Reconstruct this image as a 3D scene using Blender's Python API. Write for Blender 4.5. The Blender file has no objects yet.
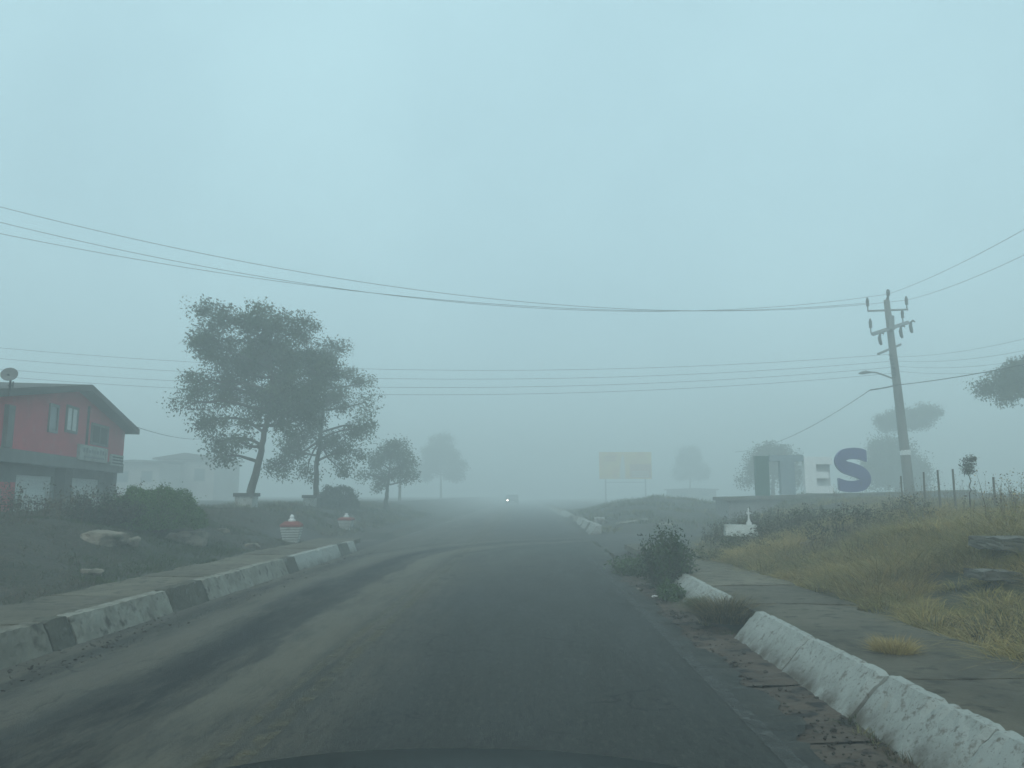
import bpy, bmesh, math, random
import numpy as np
from mathutils import Vector, Matrix
R = math.radians
S = bpy.context.scene
COL = S.collection
random.seed(7)
rng = np.random.default_rng(11)

# ------------------------------------------------------------------ camera
FPX = 769.0
PITCH = math.atan(111 / FPX)
YAW = math.atan(15 / FPX)
CAMZ = 1.4
cam = bpy.data.cameras.new('camera')
cam.sensor_width = 36
cam.lens = FPX / 1024 * 36
cam.clip_start = 0.05
cam.clip_end = 2000
cam_o = bpy.data.objects.new('camera', cam)
COL.objects.link(cam_o)
cam_o.location = (0, 0, CAMZ)
cam_o.rotation_euler = (R(90) + PITCH, 0, YAW)
S.camera = cam_o

# ------------------------------------------------------------------ sky, sun, exposure
SUN_EL, SUN_AZ = 48, 200          # azimuth in degrees clockwise from +Y
W = bpy.data.worlds.new('World')
S.world = W
W.use_nodes = True
wn = W.node_tree
bg = wn.nodes['Background']
sky = wn.nodes.new('ShaderNodeTexSky')
sky.sky_type = 'NISHITA'
sky.sun_disc = False
sky.sun_elevation = R(SUN_EL)
sky.sun_rotation = R(SUN_AZ)
sky.air_density = 1.0
sky.dust_density = 6.0
sky.ozone_density = 2.0
mx = wn.nodes.new('ShaderNodeMix')
mx.data_type = 'RGBA'
mx.inputs['Factor'].default_value = 0.82
wn.links.new(sky.outputs['Color'], mx.inputs['A'])
_n = wn.nodes.new('ShaderNodeTexNoise'); _n.inputs['Scale'].default_value = 2.2; _n.inputs['Detail'].default_value = 5
_tc = wn.nodes.new('ShaderNodeTexCoord'); wn.links.new(_tc.outputs['Generated'], _n.inputs['Vector'])
_cr = wn.nodes.new('ShaderNodeValToRGB')              # uneven overcast cloud deck
_cr.color_ramp.elements[0].position = .3; _cr.color_ramp.elements[1].position = .7
_cr.color_ramp.elements[0].color = (5.9, 9.1, 10.2, 1); _cr.color_ramp.elements[1].color = (7.2, 10.9, 11.9, 1)
wn.links.new(_n.outputs['Fac'], _cr.inputs['Fac']); wn.links.new(_cr.outputs['Color'], mx.inputs['B'])
wn.links.new(mx.outputs['Result'], bg.inputs['Color'])
bg.inputs['Strength'].default_value = 0.09
sun = bpy.data.lights.new('sun', 'SUN')
sun.energy = 0.8
sun.angle = R(35)
sun.color = (1.0, 0.97, 0.9)
sun_o = bpy.data.objects.new('sun', sun)
COL.objects.link(sun_o)
sun_o.rotation_euler = (R(90 - SUN_EL), 0, R(180 - SUN_AZ))
vs = S.view_settings
vs.view_transform = 'Standard'
vs.look = 'None'
vs.exposure = 0.06
vs.gamma = 1.0
vs.use_curve_mapping = False
S.cycles.volume_bounces = 3
S.cycles.max_bounces = 6
S.cycles.diffuse_bounces = 2
S.cycles.use_denoising = True

# ------------------------------------------------------------------ helpers
def ray(px, py):
    u = (px - 512) / FPX
    v = (384 - py) / FPX
    y = math.cos(PITCH) - v * math.sin(PITCH)
    z = math.sin(PITCH) + v * math.cos(PITCH)
    return Vector((u * math.cos(YAW) - y * math.sin(YAW), u * math.sin(YAW) + y * math.cos(YAW), z))
def at(px, py, d):
    """a surveyed direction taken out to a distance d along the road"""
    r = ray(px, py)
    return Vector((0, 0, CAMZ)) + r * (d / r.y)

def sstep(t):
    t = np.clip(t, 0, 1)
    return t * t * (3 - 2 * t)
_ph = rng.uniform(0, 6.28, 24)
def wob(x, y, s=1.0):
    x = np.asarray(x, float) * s; y = np.asarray(y, float) * s
    return (np.sin(x * 1.3 + y * .7 + _ph[0]) + np.sin(-x * .9 + y * 1.7 + _ph[1]) * .8 + np.sin(x * 2.9 - y * 2.1 + _ph[2]) * .45
            + np.sin(x * 4.7 + y * 5.3 + _ph[3]) * .25) / 2.5
def terrain(x, y):
    x = np.asarray(x, float); y = np.asarray(y, float)
    # left bank
    tl = sstep((-5.6 - x) / 3.2)
    drive = sstep((y - 19.6) / 1.5) * (1 - sstep((y - 24.0) / 2.0)) * sstep((x + 8.3) / 2.2)
    zl = .2 + .8 * tl * (1 - .85 * drive) - .25 * drive * (1 - tl)
    zl = zl - .75 * sstep((-12.5 - x) / 5.0) * (1 - sstep((y - 34) / 10)) 
    far = sstep((y - 25.0) / 2.0)
    zl = zl * (1 - far) + far * (.12 + .8 * sstep((-4.7 - x) / 4.5) - .6 * sstep((-12.5 - x) / 6.0) * (1 - sstep((y - 34) / 10)))
    # right bank
    tr = .55 * sstep((x - 3.35) / 6.4) + .45 * sstep((x - 3.3) / 3.2)
    tr = tr + .22 * np.exp(-(((x - 5.6) / 1.0) ** 2 + ((y - 8.6) / 1.5) ** 2)) + .12 * np.exp(-(((x - 5.0) / .9) ** 2 + ((y - 12.0) / 1.3) ** 2)) - .12 * np.exp(-(((x - 5.6) / .8) ** 2 + ((y - 10.6) / .6) ** 2))
    tr = tr * (1 - .38 * sstep((y - 12) / 9) * (1 - sstep((x - 8.5) / 4)))
    lim = 17.5 + (x - 3.4) * 1.9
    tr2 = tr * (1 - sstep((y - lim) / 5.0))
    zr = .16 + 1.0 * tr2 - .18 * sstep((y - 17.5) / 3) * (1 - sstep((y - 27.5) / 2.5)) * (1 - tr2)
    mound = np.exp(-(((x - 8) / 4.2) ** 2 + ((y - 46) / 9) ** 2)) * .8 + np.exp(-(((x - 4.6) / 1.6) ** 2 + ((y - 38) / 8) ** 2)) * .35
    zr = zr + mound + .25 * sstep((y - 29) / 8) * sstep((x - 3.0) / 4)
    side = np.where(x < 0, np.abs(x) > 4.4, np.abs(x) > 2.25)
    z = np.where(x < 0, zl, zr)
    amp = np.where(x < 0, sstep((-5.7 - x) / 1.2), sstep((x - 3.6) / 1.4)) + .3 * far
    z = z + wob(x, y, .8) * .07 * amp + wob(x, y, 2.6) * .03 * amp
    road = (np.where(x < 0, sstep((-x - 4.3) / .35), sstep((x - 2.15) / .35)))
    z = z * road - .03 * (1 - road)
    dist = sstep((np.abs(x) - 60) / 60)
    return z * (1 - dist) + .2 * dist
def tz(x, y): return float(terrain(x, y))
def hit(px, py, dmax=120):
    r = ray(px, py); r = r / r.y
    p = Vector((0, 0, CAMZ)); d = 3.0
    while d < dmax:
        q = p + r * d
        if q.z < tz(q.x, q.y): break
        d += .05
    return Vector((q.x, q.y, tz(q.x, q.y)))

def tag(o, label=None, cat=None, group=None, kind=None):
    if label: o['label'] = label
    if cat: o['category'] = cat
    if group: o['group'] = group
    if kind: o['kind'] = kind
    return o
def empty(name, loc, label, cat, group=None, rz=0):
    o = bpy.data.objects.new(name, None)
    COL.objects.link(o)
    o.location = loc; o.rotation_euler = (0, 0, rz)
    return tag(o, label, cat, group)
def link(name, me, mat, parent=None):
    if mat:
        for m in (mat if isinstance(mat, (list, tuple)) else [mat]): me.materials.append(m)
    o = bpy.data.objects.new(name, me)
    COL.objects.link(o)
    if parent: o.parent = parent
    return o
class MB:
    def __init__(s): s.bm = bmesh.new()
    def box(s, x0, x1, y0, y1, z0, z1, bev=0):
        m = Matrix.Translation(((x0 + x1) / 2, (y0 + y1) / 2, (z0 + z1) / 2)) @ Matrix.Diagonal((x1 - x0, y1 - y0, z1 - z0, 1))
        r = bmesh.ops.create_cube(s.bm, size=1, matrix=m)
        if bev:
            es = list({e for v in r['verts'] for e in v.link_edges})
            bmesh.ops.bevel(s.bm, geom=es, offset=bev, segments=2, affect='EDGES')
        return s
    def bar(s, a, b, r0, r1=None, seg=8, cap=True):
        a = Vector(a); b = Vector(b); r1 = r0 if r1 is None else r1
        s.tube([a, b], [r0, r1], seg, cap); return s
    def tube(s, pts, rad, seg=8, cap=True):
        pts = [Vector(p) for p in pts]
        if not isinstance(rad, (list, tuple)): rad = [rad] * len(pts)
        rings = []
        n = None
        for i, p in enumerate(pts):
            t = (pts[min(i + 1, len(pts) - 1)] - pts[max(i - 1, 0)])
            if t.length < 1e-9: t = Vector((0, 0, 1))
            t.normalize()
            if n is None:
                n = t.orthogonal().normalized()
            else:
                n = (n - t * n.dot(t))
                n = n.normalized() if n.length > 1e-6 else t.orthogonal().normalized()
            b = t.cross(n)
            rings.append([s.bm.verts.new(p + (n * math.cos(k * 6.28318 / seg) + b * math.sin(k * 6.28318 / seg)) * rad[i]) for k in range(seg)])
        for i in range(len(rings) - 1):
            for k in range(seg):
                s.bm.faces.new((rings[i][k], rings[i][(k + 1) % seg], rings[i + 1][(k + 1) % seg], rings[i + 1][k]))
        if cap:
            s.bm.faces.new(rings[0][::-1]); s.bm.faces.new(rings[-1])
        return s
    def prism(s, poly, axis, a, b):
        """poly in two coordinates extruded from a to b along axis ('x','y','z')"""
        def mk(p, t):
            if axis == 'x': return (t, p[0], p[1])
            if axis == 'y': return (p[0], t, p[1])
            return (p[0], p[1], t)
        A = [s.bm.verts.new(mk(p, a)) for p in poly]; B = [s.bm.verts.new(mk(p, b)) for p in poly]
        n = len(poly)
        s.bm.faces.new(A); s.bm.faces.new(B[::-1])
        for i in range(n): s.bm.faces.new((A[i], B[i], B[(i + 1) % n], A[(i + 1) % n]))
        return s
    def build(s, name, mat, parent=None, smooth=False, rough=0, cuts=0):
        if cuts:
            bmesh.ops.subdivide_edges(s.bm, edges=s.bm.edges[:], cuts=cuts, use_grid_fill=True)
        if rough:
            for v in s.bm.verts:
                v.co += Vector([random.gauss(0, rough) for _ in range(3)])
        bmesh.ops.recalc_face_normals(s.bm, faces=s.bm.faces[:])
        me = bpy.data.meshes.new(name); s.bm.to_mesh(me); s.bm.free()
        if smooth: me.polygons.foreach_set('use_smooth', [True] * len(me.polygons))
        return link(name, me, mat, parent)

def npmesh(name, verts, faces_flat, sizes, cols=None):
    me = bpy.data.meshes.new(name)
    me.vertices.add(len(verts)); me.vertices.foreach_set('co', np.asarray(verts, np.float32).ravel())
    me.loops.add(len(faces_flat)); me.loops.foreach_set('vertex_index', np.asarray(faces_flat, np.int32))
    me.polygons.add(len(sizes))
    st = np.concatenate([[0], np.cumsum(sizes)[:-1]]).astype(np.int32)
    me.polygons.foreach_set('loop_start', st)
    if cols is not None:
        a = me.color_attributes.new('tint', 'FLOAT_COLOR', 'POINT')
        c = np.ones((len(verts), 4), np.float32); c[:, :3] = cols
        a.data.foreach_set('color', c.ravel())
    me.update(calc_edges=True)
    me.validate()
    return me

# ------------------------------------------------------------------ materials
def mat(name, c1, c2=None, scale=3.0, rough=.85, bump=0.0, bscale=40.0, stretch=None, detail=8, c3=None, s3=25.0, t3=(.55, .7), lo=.35, hi=.65, spec=.3):
    m = bpy.data.materials.new(name); m.use_nodes = True
    nt = m.node_tree; N = nt.nodes; L = nt.links
    b = N['Principled BSDF']
    b.inputs['Roughness'].default_value = rough
    b.inputs['Specular IOR Level'].default_value = spec
    tc = N.new('ShaderNodeTexCoord'); mp = N.new('ShaderNodeMapping')
    L.new(tc.outputs['Object'], mp.inputs['Vector'])
    if stretch: mp.inputs['Scale'].default_value = stretch
    c2 = c2 or tuple(x * .7 for x in c1)
    n = N.new('ShaderNodeTexNoise'); n.inputs['Scale'].default_value = scale; n.inputs['Detail'].default_value = detail
    n.inputs['Roughness'].default_value = .62
    L.new(mp.outputs['Vector'], n.inputs['Vector'])
    cr = N.new('ShaderNodeValToRGB')
    cr.color_ramp.elements[0].position = lo; cr.color_ramp.elements[1].position = hi
    cr.color_ramp.elements[0].color = (*c1, 1); cr.color_ramp.elements[1].color = (*c2, 1)
    L.new(n.outputs['Fac'], cr.inputs['Fac'])
    out = cr.outputs['Color']
    if c3:
        n3 = N.new('ShaderNodeTexNoise'); n3.inputs['Scale'].default_value = s3; n3.inputs['Detail'].default_value = 6
        L.new(mp.outputs['Vector'], n3.inputs['Vector'])
        r3 = N.new('ShaderNodeMapRange'); r3.inputs['From Min'].default_value = t3[0]; r3.inputs['From Max'].default_value = t3[1]
        L.new(n3.outputs['Fac'], r3.inputs['Value'])
        mm = N.new('ShaderNodeMix'); mm.data_type = 'RGBA'
        L.new(r3.outputs['Result'], mm.inputs['Factor']); L.new(out, mm.inputs['A']); mm.inputs['B'].default_value = (*c3, 1)
        out = mm.outputs['Result']
    L.new(out, b.inputs['Base Color'])
    if bump:
        nb = N.new('ShaderNodeTexNoise'); nb.inputs['Scale'].default_value = bscale; nb.inputs['Detail'].default_value = 8
        L.new(tc.outputs['Object'], nb.inputs['Vector'])
        bp = N.new('ShaderNodeBump'); bp.inputs['Strength'].default_value = bump; bp.inputs['Distance'].default_value = .02
        L.new(nb.outputs['Fac'], bp.inputs['Height']); L.new(bp.outputs['Normal'], b.inputs['Normal'])
    return m
def leafmat(name, rough=.75):
    m = bpy.data.materials.new(name); m.use_nodes = True
    nt = m.node_tree; b = nt.nodes['Principled BSDF']
    a = nt.nodes.new('ShaderNodeAttribute'); a.attribute_name = 'tint'
    b.inputs['Roughness'].default_value = rough; b.inputs['Specular IOR Level'].default_value = .2
    nt.links.new(a.outputs['Color'], b.inputs['Base Color'])
    return m
M = {}
M['leaf'] = leafmat('leaf'); M['blade'] = leafmat('blade', .9)
M['bark'] = mat('bark', (.05, .042, .033), (.09, .078, .062), 6, .95, .8, 30, stretch=(1, 1, .2))
M['concrete'] = mat('concrete', (.17, .16, .135), (.10, .095, .08), 1.3, .9, .5, 45, c3=(.09, .085, .075), s3=4, t3=(.54, .72))
M['walk'] = mat('walk', (.155, .135, .10), (.095, .083, .061), 2.2, .9, .9, 22, c3=(.05, .044, .032), s3=7, t3=(.54, .68))
M['soil'] = mat('soil', (.05, .04, .03), (.09, .075, .055), 3, .95, .8, 20)
M['white'] = mat('white', (.72, .72, .69), (.5, .5, .47), 3, .8, .3, 30, c3=(.3, .28, .25), s3=9, t3=(.6, .72))
M['white_clean'] = mat('white_clean', (.78, .79, .77), (.62, .63, .62), 2, .6)
M['red'] = mat('red', (.62, .10, .13), (.50, .09, .115), .9, .85, .2, 20, c3=(.55, .20, .21), s3=2.5, t3=(.55, .75))
M['red_dark'] = mat('red_dark', (.26, .05, .04), (.2, .06, .05), 4, .7)
M['gap_shade_grey'] = mat('pale_grey', (.62, .64, .64), (.56, .58, .58), 2, .7)  # shade tone of the panel added behind the letter E
M['dark'] = mat('dark', (.045, .045, .045), (.03, .03, .03), 3, .8)
M['grey'] = mat('grey', (.22, .22, .21), (.15, .15, .145), 2, .85, .2, 30)
M['metal'] = mat('metal', (.25, .26, .26), (.16, .17, .17), 5, .5)
M['glass'] = mat('glass', (.10, .14, .15), (.06, .08, .09), 2, .15, spec=.6)
M['roof'] = mat('roof', (.09, .08, .075), (.06, .055, .05), 2, .8, .4, 15)
M['shutter'] = mat('shutter', (.74, .76, .74), (.64, .66, .64), 2, .6, stretch=(.3, .3, 9))
M['wood'] = mat('wood', (.11, .085, .06), (.06, .045, .032), 8, .9, .6, 20, stretch=(1, 1, .15))
M['polec'] = mat('polec', (.16, .15, .135), (.10, .095, .085), 2, .9, .4, 20, stretch=(1, 1, .25))
M['rock'] = mat('rock', (.25, .215, .17), (.14, .12, .095), 3, .92, .9, 12, c3=(.07, .075, .05), s3=6, t3=(.55, .68))
M['grit'] = mat('grit', (.07, .06, .048), (.035, .03, .025), 30, .95)
M['shrine_white'] = mat('shrine_white', (.46, .48, .45), (.34, .35, .32), 3, .8, .2, 30, c3=(.2, .19, .16), s3=6, t3=(.6, .75))
M['trash'] = mat('trash', (.75, .75, .73), (.6, .6, .6), 5, .6)
M['wire'] = mat('wire', (.02, .02, .022), (.03, .03, .03), 3, .6)

_nt = M['walk'].node_tree; _b = _nt.nodes['Principled BSDF']; _src = _b.inputs['Base Color'].links[0].from_socket
_at = _nt.nodes.new('ShaderNodeAttribute'); _at.attribute_name = 'tint'
_mm = _nt.nodes.new('ShaderNodeMix'); _mm.data_type = 'RGBA'; _mm.blend_type = 'MULTIPLY'; _mm.inputs['Factor'].default_value = 1
_nt.links.new(_src, _mm.inputs['A']); _nt.links.new(_at.outputs['Color'], _mm.inputs['B']); _nt.links.new(_mm.outputs['Result'], _b.inputs['Base Color'])

def painted_kerb():
    m = bpy.data.materials.new('kerb_paint'); m.use_nodes = True
    nt = m.node_tree; N = nt.nodes; L = nt.links; b = N['Principled BSDF']; b.inputs['Roughness'].default_value = .85
    tc = N.new('ShaderNodeTexCoord')
    def noise(s, d=8, r=.6):
        n = N.new('ShaderNodeTexNoise'); n.inputs['Scale'].default_value = s; n.inputs['Detail'].default_value = d; n.inputs['Roughness'].default_value = r
        L.new(tc.outputs['Object'], n.inputs['Vector']); return n.outputs['Fac']
    def rng_(f, a, c):
        r = N.new('ShaderNodeMapRange'); r.inputs['From Min'].default_value = a; r.inputs['From Max'].default_value = c
        L.new(f, r.inputs['Value']); return r.outputs['Result']
    def mix(f, A, B):
        x = N.new('ShaderNodeMix'); x.data_type = 'RGBA'; L.new(f, x.inputs['Factor'])
        for k, v in (('A', A), ('B', B)):
            if isinstance(v, tuple): x.inputs[k].default_value = (*v, 1)
            else: L.new(v, x.inputs[k])
        return x.outputs['Result']
    col = mix(noise(1.6), (.38, .39, .36), (.26, .27, .245))
    col = mix(rng_(noise(14, 8, .7), .54, .64), col, (.16, .145, .12))
    col = mix(rng_(noise(48, 6, .7), .58, .66), col, (.10, .09, .075))
    col = mix(rng_(noise(3.2), .60, .74), col, (.30, .27, .22))
    # splash of road dirt along the foot of the block
    sp = N.new('ShaderNodeSeparateXYZ'); L.new(tc.outputs['Object'], sp.inputs[0])
    foot = rng_(sp.outputs['Z'], .15, .02)
    mul = N.new('ShaderNodeMath'); mul.operation = 'MULTIPLY'; L.new(foot, mul.inputs[0]); L.new(rng_(noise(5), .3, .6), mul.inputs[1])
    col = mix(mul.outputs[0], col, (.085, .07, .052))
    L.new(col, b.inputs['Base Color'])
    bp = N.new('ShaderNodeBump'); bp.inputs['Strength'].default_value = .55; bp.inputs['Distance'].default_value = .012
    L.new(noise(40, 10, .75), bp.inputs['Height']); L.new(bp.outputs['Normal'], b.inputs['Normal'])
    return m
M['kerb_w'] = painted_kerb()
M['kerb_g'] = mat('kerb_bare', (.10, .095, .072), (.055, .052, .04), 3, .92, .9, 20, c3=(.22, .22, .2), s3=7, t3=(.62, .74))
M['kerb_p'] = mat('kerb_plain', (.19, .175, .14), (.12, .11, .088), 3, .92, .9, 20, c3=(.07, .06, .048), s3=6, t3=(.56, .7))
M['kerb_f'] = mat('kerb_faded', (.27, .26, .22), (.16, .15, .12), 5, .9, .9, 20, c3=(.07, .06, .048), s3=8, t3=(.56, .68))

def asphalt():
    m = bpy.data.materials.new('asphalt'); m.use_nodes = True
    nt = m.node_tree; N = nt.nodes; L = nt.links; b = N['Principled BSDF']
    tc = N.new('ShaderNodeTexCoord')
    sp = N.new('ShaderNodeSeparateXYZ'); L.new(tc.outputs['Object'], sp.inputs[0])
    def math_(op, a, c=None, clamp=False):
        x = N.new('ShaderNodeMath'); x.operation = op; x.use_clamp = clamp
        for i, v in enumerate((a, c)):
            if v is None: continue
            if isinstance(v, (int, float)): x.inputs[i].default_value = v
            else: L.new(v, x.inputs[i])
        return x.outputs[0]
    def noise(scale, st=(1, 1, 1), det=8, ro=.6, loc=(0, 0, 0)):
        mp = N.new('ShaderNodeMapping'); mp.inputs['Scale'].default_value = st; mp.inputs['Location'].default_value = loc
        L.new(tc.outputs['Object'], mp.inputs['Vector'])
        n = N.new('ShaderNodeTexNoise'); n.inputs['Scale'].default_value = scale; n.inputs['Detail'].default_value = det; n.inputs['Roughness'].default_value = ro
        L.new(mp.outputs['Vector'], n.inputs['Vector']); return n.outputs['Fac']
    def rg(f, a, c, t0=0., t1=1.):
        r = N.new('ShaderNodeMapRange'); r.inputs['From Min'].default_value = a; r.inputs['From Max'].default_value = c
        r.inputs['To Min'].default_value = t0; r.inputs['To Max'].default_value = t1
        L.new(f, r.inputs['Value']); return r.outputs['Result']
    def mix(f, A, B):
        x = N.new('ShaderNodeMix'); x.data_type = 'RGBA'; L.new(f, x.inputs['Factor'])
        for k, v in (('A', A), ('B', B)):
            if isinstance(v, tuple): x.inputs[k].default_value = (*v, 1)
            else: L.new(v, x.inputs[k])
        return x.outputs['Result']
    X = sp.outputs['X']; Y_ = sp.outputs['Y']
    # warped lateral coordinate so bands wander
    w = rg(noise(.35, (1, .35, 1), 4), .3, .7, -.45, .45)
    Xw = math_('ADD', X, w)
    col = mix(noise(60, det=4), (.023, .0245, .021), (.044, .046, .039))
    col = mix(rg(noise(1.2, (1, .3, 1)), .4, .7), col, (.032, .033, .030))
    # brown dust dragged along the oncoming lane, in long streaks
    left = rg(Xw, -.9, -1.7)
    st1 = rg(noise(2.6, (1, .10, 1), 10, .78), .44, .56)
    st2 = rg(noise(9, (1, .10, 1), 10, .8, (3, 1, 0)), .42, .58)
    stk = math_('MULTIPLY', left, math_('ADD', math_('MULTIPLY', st1, .75), math_('MULTIPLY', st2, .3), True))
    col = mix(stk, col, (.105, .090, .065))
    # pale worn wheel bands
    for c0, wd, k in ((-3.35, .35, .5), (-2.0, .3, .35), (-1.45, .28, .4)):
        d = math_('ABSOLUTE', math_('SUBTRACT', Xw, c0))
        col = mix(math_('MULTIPLY', math_('MULTIPLY', rg(d, wd, .05), k), rg(noise(3, (1, .1, 1)), .3, .6)), col, (.105, .092, .068))
    # dark oil and damp patch in the middle of the left lane
    d = math_('ABSOLUTE', math_('SUBTRACT', Xw, -2.6))
    col = mix(math_('MULTIPLY', rg(d, .55, .1), rg(noise(1.1, (1, .12, 1), loc=(2, 7, 0)), .42, .6)), col, (.020, .019, .017))
    ms = math_('MULTIPLY', math_('MULTIPLY', rg(Y_, 11, 16), rg(Y_, 32, 26)), rg(Xw, 1.2, -1.0))
    col = mix(math_('MULTIPLY', ms, rg(noise(1.3, (1, .5, 1), 9, .7), .3, .6, .25, .8)), col, (.085, .078, .06))
    # fine scratches and grit, aggregate wear
    col = mix(math_('MULTIPLY', rg(noise(26, (1, .3, 1), 8, .8), .52, .64), .6), col, (.085, .08, .066))
    col = mix(math_('MULTIPLY', rg(noise(19, (1, .3, 1), 8, .8, (5, 2, 0)), .53, .62), .7), col, (.012, .012, .011))
    col = mix(math_('MULTIPLY', rg(noise(3.2, (1, .5, 1), 10, .75, (9, 2, 0)), .56, .68), .55), col, (.012, .012, .011))
    col = mix(math_('MULTIPLY', rg(noise(42, det=6, ro=.8), .56, .66), .5), col, (.085, .085, .078))
    col = mix(math_('MULTIPLY', rg(noise(30, det=6, ro=.8, loc=(4, 4, 0)), .57, .66), .6), col, (.008, .008, .008))
    # hairline cracks
    vo = N.new('ShaderNodeTexVoronoi'); vo.feature = 'DISTANCE_TO_EDGE'; vo.inputs['Scale'].default_value = .55
    av = N.new('ShaderNodeVectorMath'); av.operation = 'ADD'
    nc = N.new('ShaderNodeTexNoise'); nc.inputs['Scale'].default_value = 1.6; nc.inputs['Detail'].default_value = 8; L.new(tc.outputs['Object'], nc.inputs['Vector'])
    L.new(tc.outputs['Object'], av.inputs[0]); L.new(nc.outputs['Color'], av.inputs[1]); L.new(av.outputs[0], vo.inputs['Vector'])
    ck = math_('MULTIPLY', rg(vo.outputs['Distance'], .012, .002), rg(noise(.5, det=3), .48, .56))
    col = mix(math_('MULTIPLY', ck, .8), col, (.006, .006, .006))
    # turning tracks of vehicles leaving the side road
    dx = math_('SUBTRACT', X, 4.6); dy = math_('MAXIMUM', math_('SUBTRACT', Y_, 17.0), 0.0)
    rad = math_('SQRT', math_('ADD', math_('MULTIPLY', dx, dx), math_('MULTIPLY', math_('MULTIPLY', dy, dy), .75)))
    rad = math_('ADD', rad, math_('MULTIPLY', w, .6))
    rad = math_('ADD', rad, rg(noise(2.4, (1, .3, 1), 8, .7, (4, 4, 0)), .3, .7, -.10, .10))
    for rr, wd, dk, k in ((6.75, .42, (.13, .115, .085), .8), (8.1, .30, (.12, .105, .08), .7), (7.45, .40, (.010, .010, .009), 1.0), (6.2, .16, (.012, .012, .011), .75), (7.05, .10, (.014, .013, .012), .7), (8.55, .14, (.012, .012, .011), .6), (5.7, .30, (.012, .012, .011), .6)):
        dd = math_('ABSOLUTE', math_('SUBTRACT', rad, rr))
        f = math_('MULTIPLY', math_('MULTIPLY', rg(dd, wd, wd * .35), k), rg(noise(1.7 + rr * .1, (1, .22, 1), 10, .78, (rr, 0, 0)), .36, .52))
        f = math_('MULTIPLY', f, rg(X, 3.0, 1.2))
        f = math_('MULTIPLY', f, rg(Y_, 29, 26))
        if rr < 6.5: f = math_('MULTIPLY', f, rg(Y_, 15, 18))
        col = mix(f, col, dk)
    pass
    # dust by both edges
    e = math_('MULTIPLY', rg(X, 1.25, 2.0), rg(noise(4, det=8), .4, .6))
    col = mix(math_('MULTIPLY', e, .6), col, (.11, .10, .08))
    e2 = math_('MULTIPLY', rg(X, -3.9, -4.3), rg(noise(4, (1, .3, 1)), .35, .6))
    col = mix(math_('MULTIPLY', e2, .8), col, (.13, .12, .095))
    # small patches and specks
    col = mix(rg(noise(9, det=8, ro=.7), .66, .74), col, (.07, .065, .055))
    L.new(col, b.inputs['Base Color'])
    L.new(rg(noise(2.2, (1, .2, 1)), .3, .7, .7, .9), b.inputs['Roughness'])
    b.inputs['Specular IOR Level'].default_value = .25
    bp = N.new('ShaderNodeBump'); bp.inputs['Strength'].default_value = .9; bp.inputs['Distance'].default_value = .014
    L.new(math_('ADD', noise(60, det=8, ro=.8), math_('MULTIPLY', noise(4, (1, .2, 1)), 1.2)), bp.inputs['Height']); L.new(bp.outputs['Normal'], b.inputs['Normal'])
    return m
M['asphalt'] = asphalt()
M['apron'] = mat('apron', (.10, .075, .056), (.055, .042, .032), 2.5, .92, 1.0, 14, c3=(.02, .017, .015), s3=5, t3=(.55, .63))
def paintmat(name, c, lo, hi):
    m = mat(name, c, tuple(x * .8 for x in c), 6, .8)
    nt = m.node_tree; N = nt.nodes; L = nt.links; b = N['Principled BSDF']
    n = N.new('ShaderNodeTexNoise'); n.inputs['Scale'].default_value = 7; n.inputs['Detail'].default_value = 10; n.inputs['Roughness'].default_value = .75
    tc = N.new('ShaderNodeTexCoord'); L.new(tc.outputs['Object'], n.inputs['Vector'])
    r = N.new('ShaderNodeMapRange'); r.inputs['From Min'].default_value = lo; r.inputs['From Max'].default_value = hi
    L.new(n.outputs['Fac'], r.inputs['Value']); L.new(r.outputs['Result'], b.inputs['Alpha'])
    return m
M['yellow_line'] = paintmat('yellow_line', (.13, .108, .06), .42, .72)
M['edge_line'] = paintmat('edge_line', (.075, .075, .068), .30, .62)
def groundmat():
    m = bpy.data.materials.new('ground'); m.use_nodes = True
    nt = m.node_tree; N = nt.nodes; L = nt.links; b = N['Principled BSDF']; b.inputs['Roughness'].default_value = .95
    tc = N.new('ShaderNodeTexCoord')
    def noise(s, d=8):
        n = N.new('ShaderNodeTexNoise'); n.inputs['Scale'].default_value = s; n.inputs['Detail'].default_value = d
        L.new(tc.outputs['Object'], n.inputs['Vector']); return n.outputs['Fac']
    def ramp(f, *st):
        cr = N.new('ShaderNodeValToRGB'); e = cr.color_ramp.elements
        while len(e) < len(st): e.new(.5)
        for i, (p, c) in enumerate(st): e[i].position = p; e[i].color = (*c, 1)
        L.new(f, cr.inputs['Fac']); return cr.outputs['Color']
    c = ramp(noise(.7), (.3, (.02, .027, .014)), (.47, (.03, .032, .019)), (.58, (.045, .038, .027)), (.7, (.065, .054, .04)))
    c2 = ramp(noise(9), (.35, (.015, .019, .011)), (.6, (.06, .052, .036)))
    x = N.new('ShaderNodeMix'); x.data_type = 'RGBA'; x.inputs['Factor'].default_value = .4
    L.new(c, x.inputs['A']); L.new(c2, x.inputs['B']); L.new(x.outputs['Result'], b.inputs['Base Color'])
    bp = N.new('ShaderNodeBump'); bp.inputs['Strength'].default_value = 1; bp.inputs['Distance'].default_value = .05
    L.new(noise(12), bp.inputs['Height']); L.new(bp.outputs['Normal'], b.inputs['Normal'])
    return m
M['ground'] = groundmat()

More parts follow.
